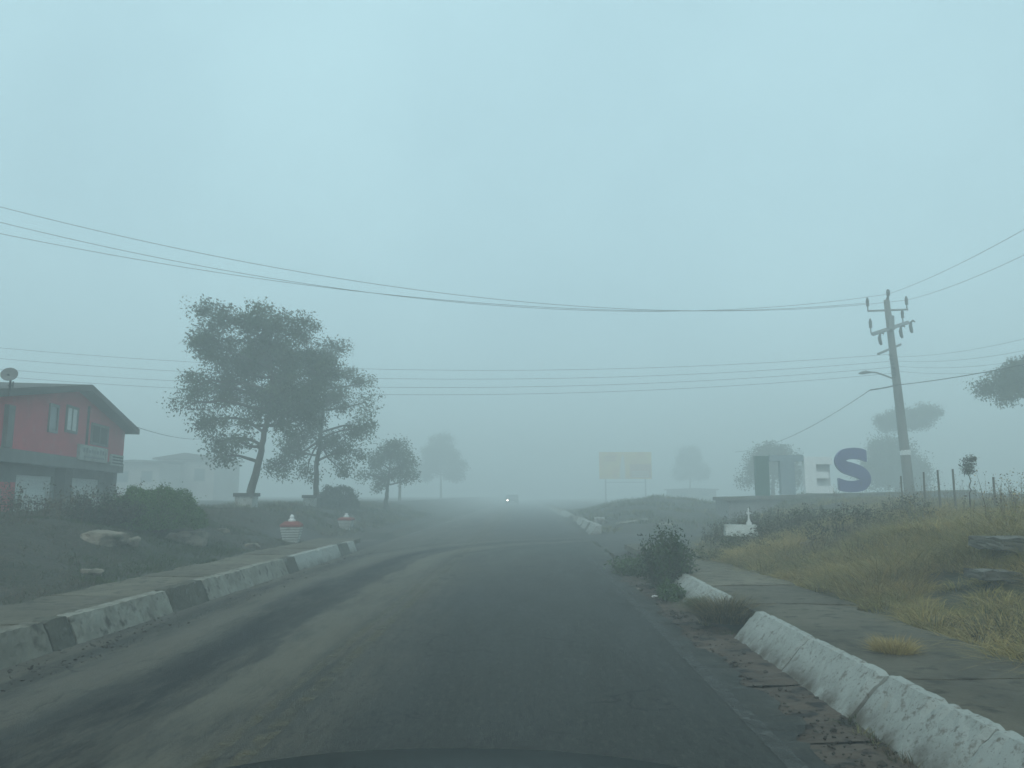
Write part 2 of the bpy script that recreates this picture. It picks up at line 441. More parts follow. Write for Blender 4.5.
# ------------------------------------------------------------------ the setting: ground, road, kerbs, pavements
def sheet(name, xs, ys, fz, mt):
    X, Y = np.meshgrid(xs, ys)
    Z = fz(X, Y)
    v = np.stack([X, Y, Z], -1).reshape(-1, 3)
    nx, ny = len(xs), len(ys)
    i = np.arange(nx - 1)[None, :] + np.arange(ny - 1)[:, None] * nx
    f = np.stack([i, i + 1, i + 1 + nx, i + nx], -1).reshape(-1)
    me = npmesh(name, v, f, np.full((nx - 1) * (ny - 1), 4))
    me.polygons.foreach_set('use_smooth', [True] * len(me.polygons))
    o = link(name, me, mt); o['kind'] = 'structure'
    return o
def grade(*segs):
    out = []
    for a, b, n in segs: out += list(np.linspace(a, b, n, endpoint=False))
    return np.array(out + [segs[-1][1]])
sheet('ground', grade((-190, -30, 20), (-30, -14, 40), (-14, -4.6, 90), (-4.6, -4.2, 6), (-4.2, 2.1, 10), (2.1, 2.5, 6), (2.5, 14, 110), (14, 30, 40), (30, 190, 20)),
      grade((-25, 3, 20), (3, 30, 200), (30, 60, 70), (60, 240, 40)), terrain, M['ground'])

# asphalt sheet with a crumbling right edge; widens into the side road mouths
def edge_r(y):
    e = 1.63 + .05 * math.sin(y * 1.3) + .04 * math.sin(y * 3.7 + 1) + .03 * math.sin(y * 9.1) + random.uniform(-.035, .035)
    return e + (0.3 if y > 17 else 0)
bm = bmesh.new()
ys = list(np.arange(-24, 30, .09)) + list(np.arange(30, 235, 1.0))
prev = None
for y in ys:
    xr = edge_r(y)
    row = [bm.verts.new((x, y, .006 + (random.gauss(0, .006) if x == xr else 0))) for x in (-4.27, -3.2, -2.2, -1.5, -.6, .6, 1.35, xr)]
    if prev:
        for a in range(7): bm.faces.new((prev[a], prev[a + 1], row[a + 1], row[a]))
    prev = row
me = bpy.data.meshes.new('road'); bm.to_mesh(me); bm.free()
link('road', me, M['asphalt'])['kind'] = 'structure'

M['dirtroad'] = mat('dirtroad', (.055, .05, .042), (.03, .029, .026), .8, .85, .6, 18, c3=(.09, .08, .065), s3=1.7, t3=(.52, .7))
def flatpoly(name, pts, z, mt):
    bm = bmesh.new(); bm.faces.new([bm.verts.new((x, y, z)) for x, y in pts])
    me = bpy.data.meshes.new(name); bm.to_mesh(me); bm.free()
    o = link(name, me, mt); o['kind'] = 'structure'; return o
# side road to the right: follows the ground
sheet('side_road', np.linspace(2.05, 24, 60), np.linspace(18.3, 27.6, 30),
      lambda X, Y: np.where(X < 2.3, .0, np.minimum(terrain(X, Y + (X - 2) * .25) + .012, .05 + .02 * (X - 2))), M['dirtroad'])
sheet('side_road_left', np.linspace(-7.3, -4.25, 30), np.linspace(20.2, 24.6, 20), lambda X, Y: terrain(X, Y) * np.clip((-4.25 - X) / .5, 0, 1) + .012, M['dirtroad'])

# broken concrete gutter apron by the right kerb: ragged slabs
bm = bmesh.new()
y = 2.0
while y < 17.5:
    L_ = random.uniform(.7, 1.6)
    n = int(L_ / .08); prev = None
    zt = random.uniform(-.006, .006); tw = random.uniform(-.01, .01)
    for i in range(n + 1):
        yy = y + (L_ - .02) * i / n
        row = []
        for k, x in enumerate((1.48, 1.62, 1.78, 1.95, 2.12)):
            row.append(bm.verts.new((x, yy, -.022 + .006 * k + zt + tw * (i / n) + random.gauss(0, .005))))
        if prev:
            for a in range(4):
                bm.faces.new((prev[a], prev[a + 1], row[a + 1], row[a]))
        prev = row
    y += L_
me = bpy.data.meshes.new('gutter'); bm.to_mesh(me); bm.free()
link('gutter', me, M['apron'])['kind'] = 'structure'
def line(name, x, w, y0, y1, mt, z=.012, drift=0):
    bm = bmesh.new(); prev = None
    for y in np.arange(y0, y1, 1.0):
        xx = x + drift * (y - y0)
        row = [bm.verts.new((xx - w / 2, y, z)), bm.verts.new((xx + w / 2, y, z))]
        if prev: bm.faces.new((prev[0], prev[1], row[1], row[0]))
        prev = row
    me = bpy.data.meshes.new(name); bm.to_mesh(me); bm.free()
    link(name, me, mt)['kind'] = 'structure'
line('centre_line', -1.52, .11, 1.5, 70, M['yellow_line'])
line('centre_line', -1.70, .09, 1.5, 70, M['yellow_line'])
line('edge_line', 1.39, .11, 1.5, 18, M['edge_line'])

def noise3(p, s, seed=0):
    from mathutils import noise as nz
    return nz.noise(Vector(p) * s + Vector((seed * 13.7, 0, 0)))
def kerb_block(name, x, side, y0, y1, mt, h=.27, erode=1.0, wt=.07, wb=.31):
    """side=+1: road lies on the -x side; sloping face toward the road"""
    n = max(4, int((y1 - y0) / .045))
    # cross-section from road foot, up the face, over the top to the back
    sec = [(-.02, -.06)] + [(t * (wb - wt), .0 + t * h) for t in np.linspace(0, 1, 8)] + [((wb - wt) + wt * t, h) for t in (.33, .66, 1)] + [(wb, -.06)]
    bm = bmesh.new(); prev = None; first = None
    seed = random.random() * 9
    jx, jz = random.uniform(-.012, .012), random.uniform(-.012, .008)
    for i in range(n + 1):
        yy = y0 + (y1 - y0) * i / n
        e = min(i, n - i) * (y1 - y0) / n
        chip = max(0, .03 - e) * .5
        row = []
        for k, (sx, sz) in enumerate(sec):
            nz1 = noise3((sx * 2, yy, sz), 7, seed) * .004 + noise3((sx, yy, sz), 26, seed) * .005
            bite = max(0, noise3((0, yy, 0), 2.2, seed) * .18 + noise3((0, yy, 3), 11, seed) * .6 - .12) * .11 * erode
            zz = sz; xx = sx
            if k >= 6 and k < len(sec) - 1:     # crumbling top
                zz -= bite * (.1, .45, 1.0, .9, .8, .7, .7)[k - 6]; xx += bite * .25 * (k < 9)
                zz += noise3((sx * 3, yy, 1), 16, seed) * .009
            if 0 < k < len(sec) - 1:
                zz += nz1 * .6 + noise3((0, yy, 0), 1.3, 1) * .008; xx -= nz1
            xx += chip * (k < 9); zz -= chip * (k > 6)
            row.append(bm.verts.new((x + jx + side * xx, yy, zz + jz)))
        if prev:
            for a in range(len(sec) - 1): bm.faces.new((prev[a], prev[a + 1], row[a + 1], row[a]))
        else: first = row
        prev = row
    bm.faces.new(first[::-1]); bm.faces.new(prev)
    bmesh.ops.recalc_face_normals(bm, faces=bm.faces[:])
    me = bpy.data.meshes.new(name); bm.to_mesh(me); bm.free()
    o = link(name, me, mt); o['kind'] = 'structure'
    return o
# right kerb
for a, b in ((1.4, 2.9), (2.94, 4.0), (4.03, 5.15), (5.19, 6.5), (6.54, 7.98)):
    kerb_block('kerb', 2.03, 1, a, b, M['kerb_w'], .27, 1.0)
kerb_block('kerb', 2.05, 1, 9.1, 11.0, M['kerb_w'], .25, 1.3)
kerb_block('kerb', 2.05, 1, 11.02, 13.2, M['kerb_w'], .26, 1.3)
kerb_block('kerb', 2.08, 1, 13.25, 15.6, M['kerb_g'], .2, 1.6)
# left kerb: blocks in worn white and bare concrete
for a, b, k in ((2.0, 4.4, 'kerb_p'), (4.42, 6.3, 'kerb_p'), (6.32, 7.1, 'kerb_p'), (7.12, 7.45, 'kerb_g'), (7.47, 9.45, 'kerb_f'), (9.47, 10.5, 'kerb_g'), (10.52, 12.2, 'kerb_f'), (12.22, 14.0, 'kerb_f'),
                (14.02, 14.6, 'kerb_g'), (14.62, 17.9, 'kerb_w'), (17.92, 18.9, 'kerb_g'), (18.92, 19.6, 'kerb_w')):
    kerb_block('kerb', -4.24, -1, a, b, M[k], .27, .9, .15, .27)
# far kerb stones beyond the side road
for a, b, k, e in ((27.9, 30.2, 'kerb_w', 1.6), (30.5, 31.2, 'kerb_g', 2), (31.4, 33.6, 'kerb_w', 1.8), (34.4, 37.5, 'kerb_w', 1.2), (37.6, 44, 'kerb_f', 1), (44.1, 55, 'kerb_w', 1), (55.1, 90, 'kerb_f', .5)):
    kerb_block('kerb', 2.25, 1, a, b, M[k], .34, e, .2, .4)
kerb_block('kerb', -4.4, -1, 26, 60, M['kerb_g'], .15, .6)
# sidewalks made of tilted slabs
def sidewalk(name, x0, x1, y0, y1, mt, wig):
    m = MB(); y = y0; 
    bm = m.bm; lay = bm.loops.layers.float_color.new('tint')
    while y < y1:
        L_ = random.uniform(1.5, 2.3)
        z0, ta, tb = .235 + random.uniform(-.012, .012), random.uniform(-.012, .012), random.uniform(-.015, .015)
        nx_, ny_ = 10, 14; g = []; tone = random.uniform(.7, 1.25)
        for i in range(ny_ + 1):
            row = []
            for j in range(nx_ + 1):
                u, v = j / nx_, i / ny_
                xx = x0 + (x1 - x0) * u
                if j == nx_: xx += wig * noise3((0, y + v * L_, 0), 2.0) * .5
                yy = y + .012 + (L_ - .024) * v + noise3((xx, y, 0), 1.5) * .05
                zz = z0 + ta * (u - .5) + tb * (v - .5) + noise3((xx, yy, 0), 1.7) * .015
                if i in (0, ny_) or j in (0, nx_): zz -= .006
                row.append(bm.verts.new((xx, yy, zz)))
            g.append(row)
        for i in range(ny_):
            for j in range(nx_):
                fc = bm.faces.new((g[i][j], g[i][j + 1], g[i + 1][j + 1], g[i + 1][j]))
                for lp in fc.loops: lp[lay] = (tone, tone, tone * .97, 1)
        ring = [g[0][j] for j in range(nx_ + 1)] + [g[i][nx_] for i in range(1, ny_ + 1)] + [g[ny_][j] for j in range(nx_ - 1, -1, -1)] + [g[i][0] for i in range(ny_ - 1, 0, -1)]
        low = [bm.verts.new(v.co - Vector((0, 0, .12))) for v in ring]
        for a in range(len(ring)):
            b_ = (a + 1) % len(ring); bm.faces.new((ring[a], low[a], low[b_], ring[b_]))
        y += L_
    o = m.build(name, mt); o['kind'] = 'structure'
    return o
sidewalk('sidewalk', 2.335, 3.5, 1.4, 17.5, M['walk'], .35)
sidewalk('sidewalk', -4.52, -5.65, 1.5, 19.3, M['walk'], .3)

# ------------------------------------------------------------------ vegetation builders
def blades(n, px, py, pz, h, w, lean, az, cols, spread=.5):
    """n curved blades as numpy arrays -> verts, faces, colours (7 verts, 3 faces each)"""
    t = np.array([0, .38, .72, 1.0])
    wd = np.array([1, .8, .5, 0.0])
    ca, sa = np.cos(az), np.sin(az)
    face = rng.uniform(0, 6.28, n); cf, sf = np.cos(face), np.sin(face)
    V = np.zeros((n, 7, 3)); 
    k = 0
    for i, (tt, ww) in enumerate(zip(t, wd)):
        out = lean * tt ** 1.8 * h
        up = h * (tt - .42 * np.clip(lean, 0, 1.4) * tt ** 2.2)
        cx = px + ca * out; cy = py + sa * out; cz = pz + up - .03
        if i < 3:
            for s in (-1, 1):
                V[:, k, 0] = cx + s * cf * w * ww / 2; V[:, k, 1] = cy + s * sf * w * ww / 2; V[:, k, 2] = cz; k += 1
        else:
            V[:, k, 0] = cx; V[:, k, 1] = cy; V[:, k, 2] = cz
    b = np.arange(n)[:, None] * 7
    F = np.concatenate([b + [0, 1, 3, 2], b + [2, 3, 5, 4], b + [4, 5, 6]], 1).ravel()
    sz = np.tile([4, 4, 3], n)
    C = np.repeat(cols[:, None, :], 7, 1).reshape(-1, 3)
    return V.reshape(-1, 3), F, sz, C
def tussocks(centres, nb, h, w, rad, lean, palette, zf=terrain):
    """many tussocks -> arrays"""
    P = []; 
    cx = np.repeat([c[0] for c in centres], nb); cy = np.repeat([c[1] for c in centres], nb)
    sc = np.repeat([c[2] for c in centres], nb)
    n = len(cx)
    r = rad * np.sqrt(rng.uniform(0, 1, n)) * sc; a = rng.uniform(0, 6.28, n)
    x = cx + r * np.cos(a); y = cy + r * np.sin(a)
    hh = h * sc * rng.uniform(.5, 1.15, n); ln = lean * rng.uniform(.3, 1.3, n) * (.35 + r / (rad * sc))
    az = a + rng.normal(0, .7, n)
    pal = np.array(palette); ci = rng.integers(0, len(pal), len(centres))
    base = np.repeat(pal[ci], nb, 0) * .6 + pal[rng.integers(0, len(pal), n)] * .4
    cols = base * rng.uniform(.65, 1.3, (n, 1))
    return blades(n, x, y, zf(x, y), hh, w * rng.uniform(.6, 1.4, n), ln, az, cols)
def merge(parts):
    V = []; F = []; SZ = []; C = []; off = 0
    for v, f, s, c in parts:
        V.append(v); F.append(f + off); SZ.append(s); C.append(c); off += len(v)
    return np.concatenate(V), np.concatenate(F), np.concatenate(SZ), np.concatenate(C)
def stuff(name, parts, label, cat, mt='blade'):
    me = npmesh(name, *merge(parts)[:3], cols=merge(parts)[3])
    o = link(name, me, M[mt]); tag(o, label, cat, kind='stuff'); return o
DRY = [(.42, .30, .115), (.33, .235, .085), (.48, .37, .165), (.24, .18, .075), (.26, .23, .085), (.17, .165, .06)]
DRYG = [(.22, .19, .09), (.13, .14, .06), (.17, .15, .08)]
GRN = [(.03, .055, .018), (.045, .07, .024), (.06, .07, .028), (.024, .042, .015)]
BRN = [(.12, .09, .065), (.09, .07, .05), (.075, .065, .045), (.15, .12, .085)]

def scatter(n, x0, x1, y0, y1, keep):
    x = rng.uniform(x0, x1, n); y = rng.uniform(y0, y1, n)
    k = keep(x, y)
    x, y = x[k], y[k]
    return [(a, b, s) for a, b, s in zip(x, y, rng.uniform(.55, 1.35, len(x)))]
rb = lambda x, y: (x > 3.62 + .22 * wob(x * 0, y, 2.2)) & (y < 19 + (x - 3.4) * 1.7)
# dry grass on the right bank
c1 = scatter(1350, 3.5, 9.5, 3.5, 17, lambda x, y: rb(x, y) & (wob(x, y, 1.1) > -.8))
c2 = scatter(900, 3.6, 15, 9, 30, lambda x, y: rb(x, y) & (wob(x, y, .9) > -.5))
c3 = scatter(420, 3.6, 9, 3.5, 16, lambda x, y: rb(x, y) & (wob(x, y, 1.1) < -.1))
OLD = [(.24, .17, .10), (.18, .13, .08), (.28, .21, .13), (.14, .11, .07)]
def msplit(c, f):
    a = [q for q in c if f(q)]; b = [q for q in c if not f(q)]; return a, b
pf = lambda q: float(wob(q[0] + 3, q[1] - 5, .75)) > .28 and q[1] > 9.5
c1 = [(x, y, s * (.75 + .55 * float(np.clip(wob(x - 7, y + 4, .9) + .3, 0, 1)))) for x, y, s in c1]
c1o, c1n = msplit(c1, pf); c2o, c2n = msplit(c2, pf)
mounds = [(x, y, s * 1.35) for x, y, s in scatter(130, 4.0, 7.5, 6, 15, lambda x, y: rb(x, y) & (wob(x - 7, y + 4, .9) > .15))]
stuff('dry_grass', [tussocks(c1n, 210, .27, .0065, .21, 1.7, DRY), tussocks(c1o, 190, .22, .006, .21, 1.7, OLD + DRY[3:]), tussocks(mounds, 420, .36, .006, .27, 1.6, DRY),
                    tussocks(c2n, 110, .30, .010, .26, 1.4, DRY + DRYG), tussocks(c2o, 100, .28, .010, .26, 1.4, OLD + DRYG), tussocks(c3, 70, .22, .011, .22, .7, DRYG + GRN + BRN)],
      'tangled golden dry grass covering the right hand bank', 'dry grass')
# taller brown weeds with seed heads along the crest
def weeds(centres, nst, hmin, hmax, col, leafcol, spread=.25, head=True, lsize=.05, nleaf=16):
    V = []; F = []; SZ = []; C = []; off = 0
    allv = []; 
    stems = []
    for (x, y, s) in centres:
        for _ in range(nst):
            a = random.uniform(0, 6.28); r = spread * math.sqrt(random.random())
            stems.append((x + r * math.cos(a), y + r * math.sin(a), random.uniform(hmin, hmax) * s, random.uniform(0, .35), random.uniform(0, 6.28)))
    n = len(stems); st = np.array(stems)
    z = terrain(st[:, 0], st[:, 1])
    cc = np.array(col)[rng.integers(0, len(col), n)] * rng.uniform(.7, 1.2, (n, 1))
    parts = [blades(n, st[:, 0], st[:, 1], z, st[:, 2], .012 * np.ones(n), st[:, 3], st[:, 4], cc)]
    # leaves / seed clusters along stems
    m = n * nleaf
    t = rng.uniform(.25, 1.0, m) if not head else 1 - rng.uniform(0, 1, m) ** 1.6 * .75
    idx = np.repeat(np.arange(n), nleaf)
    out = st[idx, 3] * t ** 1.8 * st[idx, 2]
    up = st[idx, 2] * (t - .42 * st[idx, 3] * t ** 2.2)
    c = np.stack([st[idx, 0] + np.cos(st[idx, 4]) * out, st[idx, 1] + np.sin(st[idx, 4]) * out, z[idx] + up], 1) + rng.normal(0, .022, (m, 3))
    lc = np.array(leafcol)[rng.integers(0, len(leafcol), m)] * rng.uniform(.6, 1.3, (m, 1))
    parts.append(leaves(c, lsize, lc))
    return merge(parts)
def leaves(c, size, cols, droop=.3, aspect=.42):
    n = len(c)
    u = rng.normal(0, 1, (n, 3)); u[:, 2] -= droop; u /= np.linalg.norm(u, axis=1)[:, None]
    w = rng.normal(0, 1, (n, 3)); w -= u * (w * u).sum(1)[:, None]; w /= np.linalg.norm(w, axis=1)[:, None]
    s = size * rng.uniform(.6, 1.4, n)[:, None]
    V = np.stack([c, c + u * s * .5 + w * s * aspect * .5, c + u * s, c + u * s * .5 - w * s * aspect * .5], 1).reshape(-1, 3)
    F = np.arange(4 * n); return V, F, np.full(n, 4), np.repeat(cols, 4, 0)
cw = scatter(330, 6.0, 17, 8, 27, lambda x, y: rb(x, y) & (x > 6.2 + np.clip(y - 14, 0, 9) * .45) & (wob(x, y, 1.7) > -.3))
stuff('weeds', [weeds(cw, 7, .3, .7, BRN, BRN + DRYG + DRY[:2] + [(.14, .10, .09)], .3, True, .034, 11)], 'tall brown seed headed weeds along the crest of the right bank', 'weeds')
cw = scatter(150, 4.2, 8.2, 13.5, 24, lambda x, y: rb(x, y))
stuff('dark_weeds', [weeds(cw, 9, .2, .48, [(.07, .06, .045)], [(.06, .06, .035), (.09, .075, .05), (.05, .06, .03)], .3, True, .05, 16)], 'dark upright weeds in front of the letter sign wall', 'weeds')
# left bank: short green grass, brown weeds at its crest
lb = lambda x, y: (x < -5.72 + .12 * wob(x * 0, y, 2)) & ((y < 20) | (y > 24.8) | (x < -7.4))
c1 = scatter(4200, -12.5, -5.6, 6, 25, lambda x, y: lb(x, y) & (wob(x, y, 1.3) > -.62))
c2 = scatter(1500, -16, -4.7, 24.8, 48, lambda x, y: lb(x, y) & (wob(x, y, .9) > -.5))
c3 = scatter(700, 2.8, 14, 28, 60, lambda x, y: wob(x, y, .9) > -.2)
c1a, c1b = msplit(c1, lambda q: float(wob(q[0] * 1.0, q[1] + 9, .9)) > .05)
stuff('grass', [tussocks(c1a, 60, .12, .008, .22, 1.0, GRN + [(.075, .10, .03)]), tussocks(c1b, 50, .11, .008, .22, 1.1, BRN + GRN[:2] + [(.10, .08, .05)]), tussocks(c2, 34, .2, .022, .32, .8, GRN + DRYG + BRN[:2]), tussocks(c3, 36, .26, .025, .4, .8, GRN + DRYG)],
      'short damp green grass on the verges either side of the road', 'grass')
cw = scatter(200, -13.5, -8.3, 8, 19.5, lambda x, y: (x < -8.2 - 0 * y) & (wob(x, y, 1.2) > -.3))
stuff('brown_weeds', [weeds(cw, 9, .25, .62, BRN, BRN + [(.06, .065, .035), (.13, .10, .07)], .3, True, .05, 14)], 'brown and green weeds on the bank in front of the red house', 'weeds')
# grit in the right gutter
gv = []
def stones(name, n, x0, x1, y0, y1, smin, smax, zf, mt):
    bm = bmesh.new()
    for _ in range(n):
        x, y = random.uniform(x0, x1), y0 + (y1 - y0) * random.random() ** 1.3
        s = random.uniform(smin, smax) * (1 if random.random() < .9 else 2.2)
        r = bmesh.ops.create_icosphere(bm, subdivisions=1, radius=s, matrix=Matrix.Translation((x, y, zf(x, y) + s * .25)) @ Matrix.Rotation(random.random() * 6, 4, 'Z') @ Matrix.Diagonal((1, random.uniform(.6, 1), random.uniform(.4, .7), 1)))
        for v in r['verts']: v.co += Vector([random.gauss(0, s * .15) for _ in range(3)])
    me = bpy.data.meshes.new(name); bm.to_mesh(me); bm.free()
    return link(name, me, mt)
tag(stones('gravel', 2600, 1.35, 2.08, 2.2, 16, .004, .013, lambda x, y: -.01, M['grit']), 'loose grit and asphalt crumbs lying in the right gutter', 'gravel', kind='stuff')
tag(stones('gravel', 900, -4.25, -3.7, 4, 20, .004, .011, lambda x, y: .008, M['grit']), 'fine grit washed along the foot of the left kerb', 'gravel', kind='stuff')
stuff('gutter_grass', [tussocks([(2.0 + random.uniform(-.05, .06), y, random.uniform(.4, .9)) for y in list(np.arange(3.0, 5.2, .11)) + list(np.arange(7.6, 12.5, .18)) + list(np.arange(17, 24, .4))], 30, .11, .008, .07, .9, DRYG + GRN + BRN, lambda x, y: 0 * x + .0)],
      'low scrubby grass growing along the foot of the right kerb', 'grass')

def one_tuft(name, loc, label, group, nb, h, w, rad, lean, pal, s=1.0, cat='grass tuft'):
    v, f, sz, c = tussocks([(0, 0, s)], nb, h, w, rad, lean, pal, lambda x, y: 0 * x)
    o = link(name, npmesh(name, v, f, sz, c), M['blade']); o.location = loc
    return tag(o, label, cat, group)
one_tuft('grass_tuft', (2.72, 6.0, .225), 'small round tuft of yellow grass alone in the middle of the right sidewalk', None, 1100, .20, .004, .12, .9, DRY + DRY + [(.14, .13, .045)])
one_tuft('grass_tuft', (3.62, 6.15, .225), 'thin flat patch of yellow grass at the right frame edge on the sidewalk', None, 160, .08, .006, .2, 1.3, DRY)
for i, (x, y, z, s, lb_) in enumerate(((2.12, 8.55, .10, 1.0, 'brown grass tuft overgrowing the gap behind the end of the white kerb'),
                                      (2.12, 9.6, .06, .55, 'smaller dull green grass tuft just beyond the brown one on the right kerb'))):
    one_tuft('grass_tuft', (x, y, z), lb_, 'tufts overgrowing the right kerb', 2600, .34, .0045, .27, 1.2, (DRYG + BRN + DRY[:3]) if i == 0 else (DRYG + GRN), s)

# ------------------------------------------------------------------ trees and shrubs
def limb(mb, a, b, r0, r1, bend=.12, n=6, seg=6):
    a = Vector(a); b = Vector(b); L_ = (b - a).length
    off = Vector([random.uniform(-1, 1) for _ in range(3)]) * bend * L_
    pts = []; rr = []
    for i in range(n + 1):
        t = i / n
        pts.append(a.lerp(b, t) + off * math.sin(t * math.pi) + Vector([random.gauss(0, .01 * L_) for _ in range(3)]) * (0 < i < n))
        rr.append(r0 + (r1 - r0) * t)
    mb.tube(pts, rr, seg); return pts
def tree(name, base, label, trunk, lobes, group=None, cat='tree', leaf=.13, per=85, clump=.42, dens=1.0, r0=.16, pal=None, droop=.35, shell=.3, twigs=True):
    """trunk: list of (dx,dz) heights along trunk; lobes: list of (dx, dy, dz, rx, rz)"""
    t = empty(name, base, label, cat, group)
    mb = MB()
    tp = [Vector((x, 0, z)) for x, z in trunk]
    fine = []
    for i in range(len(tp) - 1):
        for k in range(4): fine.append(tp[i].lerp(tp[i + 1], k / 4) + Vector((random.gauss(0, .02), random.gauss(0, .02), 0)))
    fine.append(tp[-1]); fine[0].z -= .25
    nn = len(fine)
    mb.tube(fine, [r0 * (1.35 if i == 0 else 1) * (1 - .72 * i / (nn - 1)) for i in range(nn)], 9)
    cl = []
    for (x, y, z, rx, rz) in lobes:
        c = Vector((x, y, z))
        cand = [p for p in fine[nn // 3:] if p.z < z - .1 * rz] or [fine[nn // 2]]
        s = min(cand, key=lambda p: (p - c).length + abs(p.z - (z - rz)) * .4)
        lp = limb(mb, s, c, r0 * .42, r0 * .16, .14)
        n = max(4, int(dens * 1.5 * rx * rx * rz / clump ** 3))
        for _ in range(n):
            u = Vector([random.gauss(0, 1) for _ in range(3)]).normalized() * (random.random() ** shell)
            q = c + Vector((u.x * rx * .86, u.y * rx * .86, u.z * rz * .86))
            cl.append(q)
            if twigs:
                s2 = random.choice(lp[2:]); limb(mb, s2, q, r0 * .11, r0 * .04, .15, 4, 4)
    mb.build('trunk', M['bark'], t, True)
    pal = np.array(pal or [(.038, .06, .026), (.05, .072, .03), (.03, .048, .022), (.062, .078, .038)])
    N_ = len(cl); 
    cc = np.repeat(np.array([list(q) for q in cl]), per, 0)
    sc = np.repeat(rng.uniform(.55, 1.25, N_), per)[:, None]
    d = np.clip(rng.normal(0, 1, (N_ * per, 3)), -1.9, 1.9) * np.array([1, 1, .85]) * clump * .56 * sc
    cols = np.repeat(pal[rng.integers(0, len(pal), N_)], per, 0) * np.repeat(rng.uniform(.75, 1.3, (N_, 1)), per, 0) * rng.uniform(.75, 1.25, (N_ * per, 1))
    v, f, sz, c = leaves(cc + d, leaf, cols, droop)
    link('crown', npmesh('crown', v, f, sz, c), M['leaf'], t)
    return t
def lob(base, d, *px):
    """crown lobes surveyed as (px, py, rx_px, rz_px[, dy])"""
    out = []
    for q in px:
        p = at(q[0], q[1], d); k = d / FPX
        out.append((p.x - base.x, q[4] if len(q) > 4 else random.uniform(-.5, .5), p.z - base.z, q[2] * k, q[3] * k))
    return out
def trk(base, d, *px):
    return [((at(x, y, d) - base).x, (at(x, y, d) - base).z) for x, y in px]
def onground(px, py, d):
    p = at(px, py, d); p.z = tz(p.x, p.y); return p
d = 26.0
b = onground(248, 508, d)
tree('broadleaf_tree', b, 'largest leafy tree with a leaning trunk rising from the nearer white planter', trk(b, d, (247, 509), (253, 485), (259, 462), (263, 440), (270, 410), (272, 375), (270, 345)),
     lob(b, d, (222, 318, 22, 15), (268, 324, 28, 18), (302, 326, 18, 14), (216, 348, 26, 19), (255, 352, 30, 22), (235, 366, 26, 12), (285, 370, 24, 12), (296, 352, 26, 20), (204, 384, 20, 14), (194, 404, 16, 9), (232, 388, 26, 18), (272, 392, 28, 20),
         (304, 388, 22, 18), (212, 420, 18, 12), (244, 420, 18, 10), (223, 455, 14, 8), (212, 441, 9, 7), (292, 418, 24, 16), (308, 400, 20, 18), (318, 372, 18, 18), (242, 442, 9, 6)), r0=.15, dens=2.1, leaf=.11, per=150, clump=.40)
d = 31.0
b = onground(316, 503, d)
tree('broadleaf_tree', b, 'broad leafy tree behind the largest one, its trunk rising from the farther planter', trk(b, d, (316, 503), (316, 480), (318, 455), (322, 425), (325, 395), (326, 370)),
     lob(b, d, (330, 350, 16, 13), (322, 368, 20, 18), (345, 372, 10, 9), (362, 382, 12, 10), (366, 402, 11, 12), (335, 400, 20, 16), (352, 424, 14, 14), (312, 420, 18, 16), (330, 444, 18, 14), (296, 446, 20, 14),
         (285, 466, 16, 11), (305, 475, 14, 8), (350, 452, 13, 12), (368, 430, 8, 12), (340, 470, 10, 8)), r0=.12, dens=1.9, leaf=.11, per=140, clump=.40)
d = 41.0
b = onground(386, 505, d)
tree('small_tree', b, 'small round-headed tree standing alone right of the two large trees', trk(b, d, (386, 505), (387, 490), (389, 478), (390, 460)),
     lob(b, d, (392, 452, 18, 12), (378, 463, 14, 9), (404, 463, 14, 10), (367, 474, 10, 6), (410, 478, 11, 7), (390, 475, 18, 8), (378, 484, 9, 6), (400, 446, 8, 7)), r0=.12, dens=1.9, leaf=.12, per=90, clump=.38)
d = 105.0
b = onground(441, 503, d)
tree('faint_tree', b, 'very faint tall tree in the fog left of the road', trk(b, d, (441, 503), (441, 485), (441, 465)),
     lob(b, d, (440, 455, 22, 14), (428, 470, 16, 10), (455, 470, 16, 12), (442, 440, 14, 8)), dens=2.0, leaf=.2, per=80, clump=.7, r0=.2, twigs=False)
# faint round tree behind the letters, trees behind the pole
d = 60.0
b = onground(773, 500, d)
tree('round_tree', b, 'round topped tree in the fog directly behind the green and grey letters', trk(b, d, (773, 505), (773, 485), (773, 465)),
     lob(b, d, (773, 462, 26, 17), (756, 478, 14, 16), (792, 474, 14, 18), (775, 450, 14, 8)), dens=3.2, leaf=.17, per=130, clump=.72, r0=.2, twigs=False)
d = 64.0
b = onground(897, 500, d)
tree('round_tree', b, 'wide rounded tree in the fog just behind the utility pole', trk(b, d, (897, 505), (897, 480), (897, 460)),
     lob(b, d, (897, 466, 32, 22), (876, 478, 18, 18), (918, 478, 18, 18), (892, 450, 22, 13)), dens=3.0, leaf=.17, per=130, clump=.72, r0=.22, twigs=False)
d = 68.0
b = onground(906, 502, d)
tree('umbrella_tree', b, 'flat topped umbrella shaped tree whose crown floats above the rounded one', trk(b, d, (906, 502), (908, 470), (906, 440), (906, 425)),
     lob(b, d, (886, 420, 13, 5), (906, 416, 17, 6), (928, 413, 13, 6), (895, 425, 14, 4), (915, 423, 16, 5), (927, 409, 8, 4)), dens=4.5, leaf=.17, per=90, clump=.5, r0=.16, twigs=False, droop=.1)
d = 33.0
b = onground(1058, 500, d)
tree('spreading_tree', b, 'dark spreading tree cut off by the right edge of the view', trk(b, d, (1056, 500), (1052, 450), (1044, 415), (1036, 395)),
     lob(b, d, (1000, 383, 17, 12), (1018, 374, 18, 13), (1005, 396, 16, 7), (1035, 380, 18, 14), (1022, 365, 12, 8), (988, 388, 8, 8), (1060, 380, 18, 14)), dens=2.8, leaf=.12, per=130, clump=.38, r0=.2)
d = 125.0
b = onground(690, 500, d)
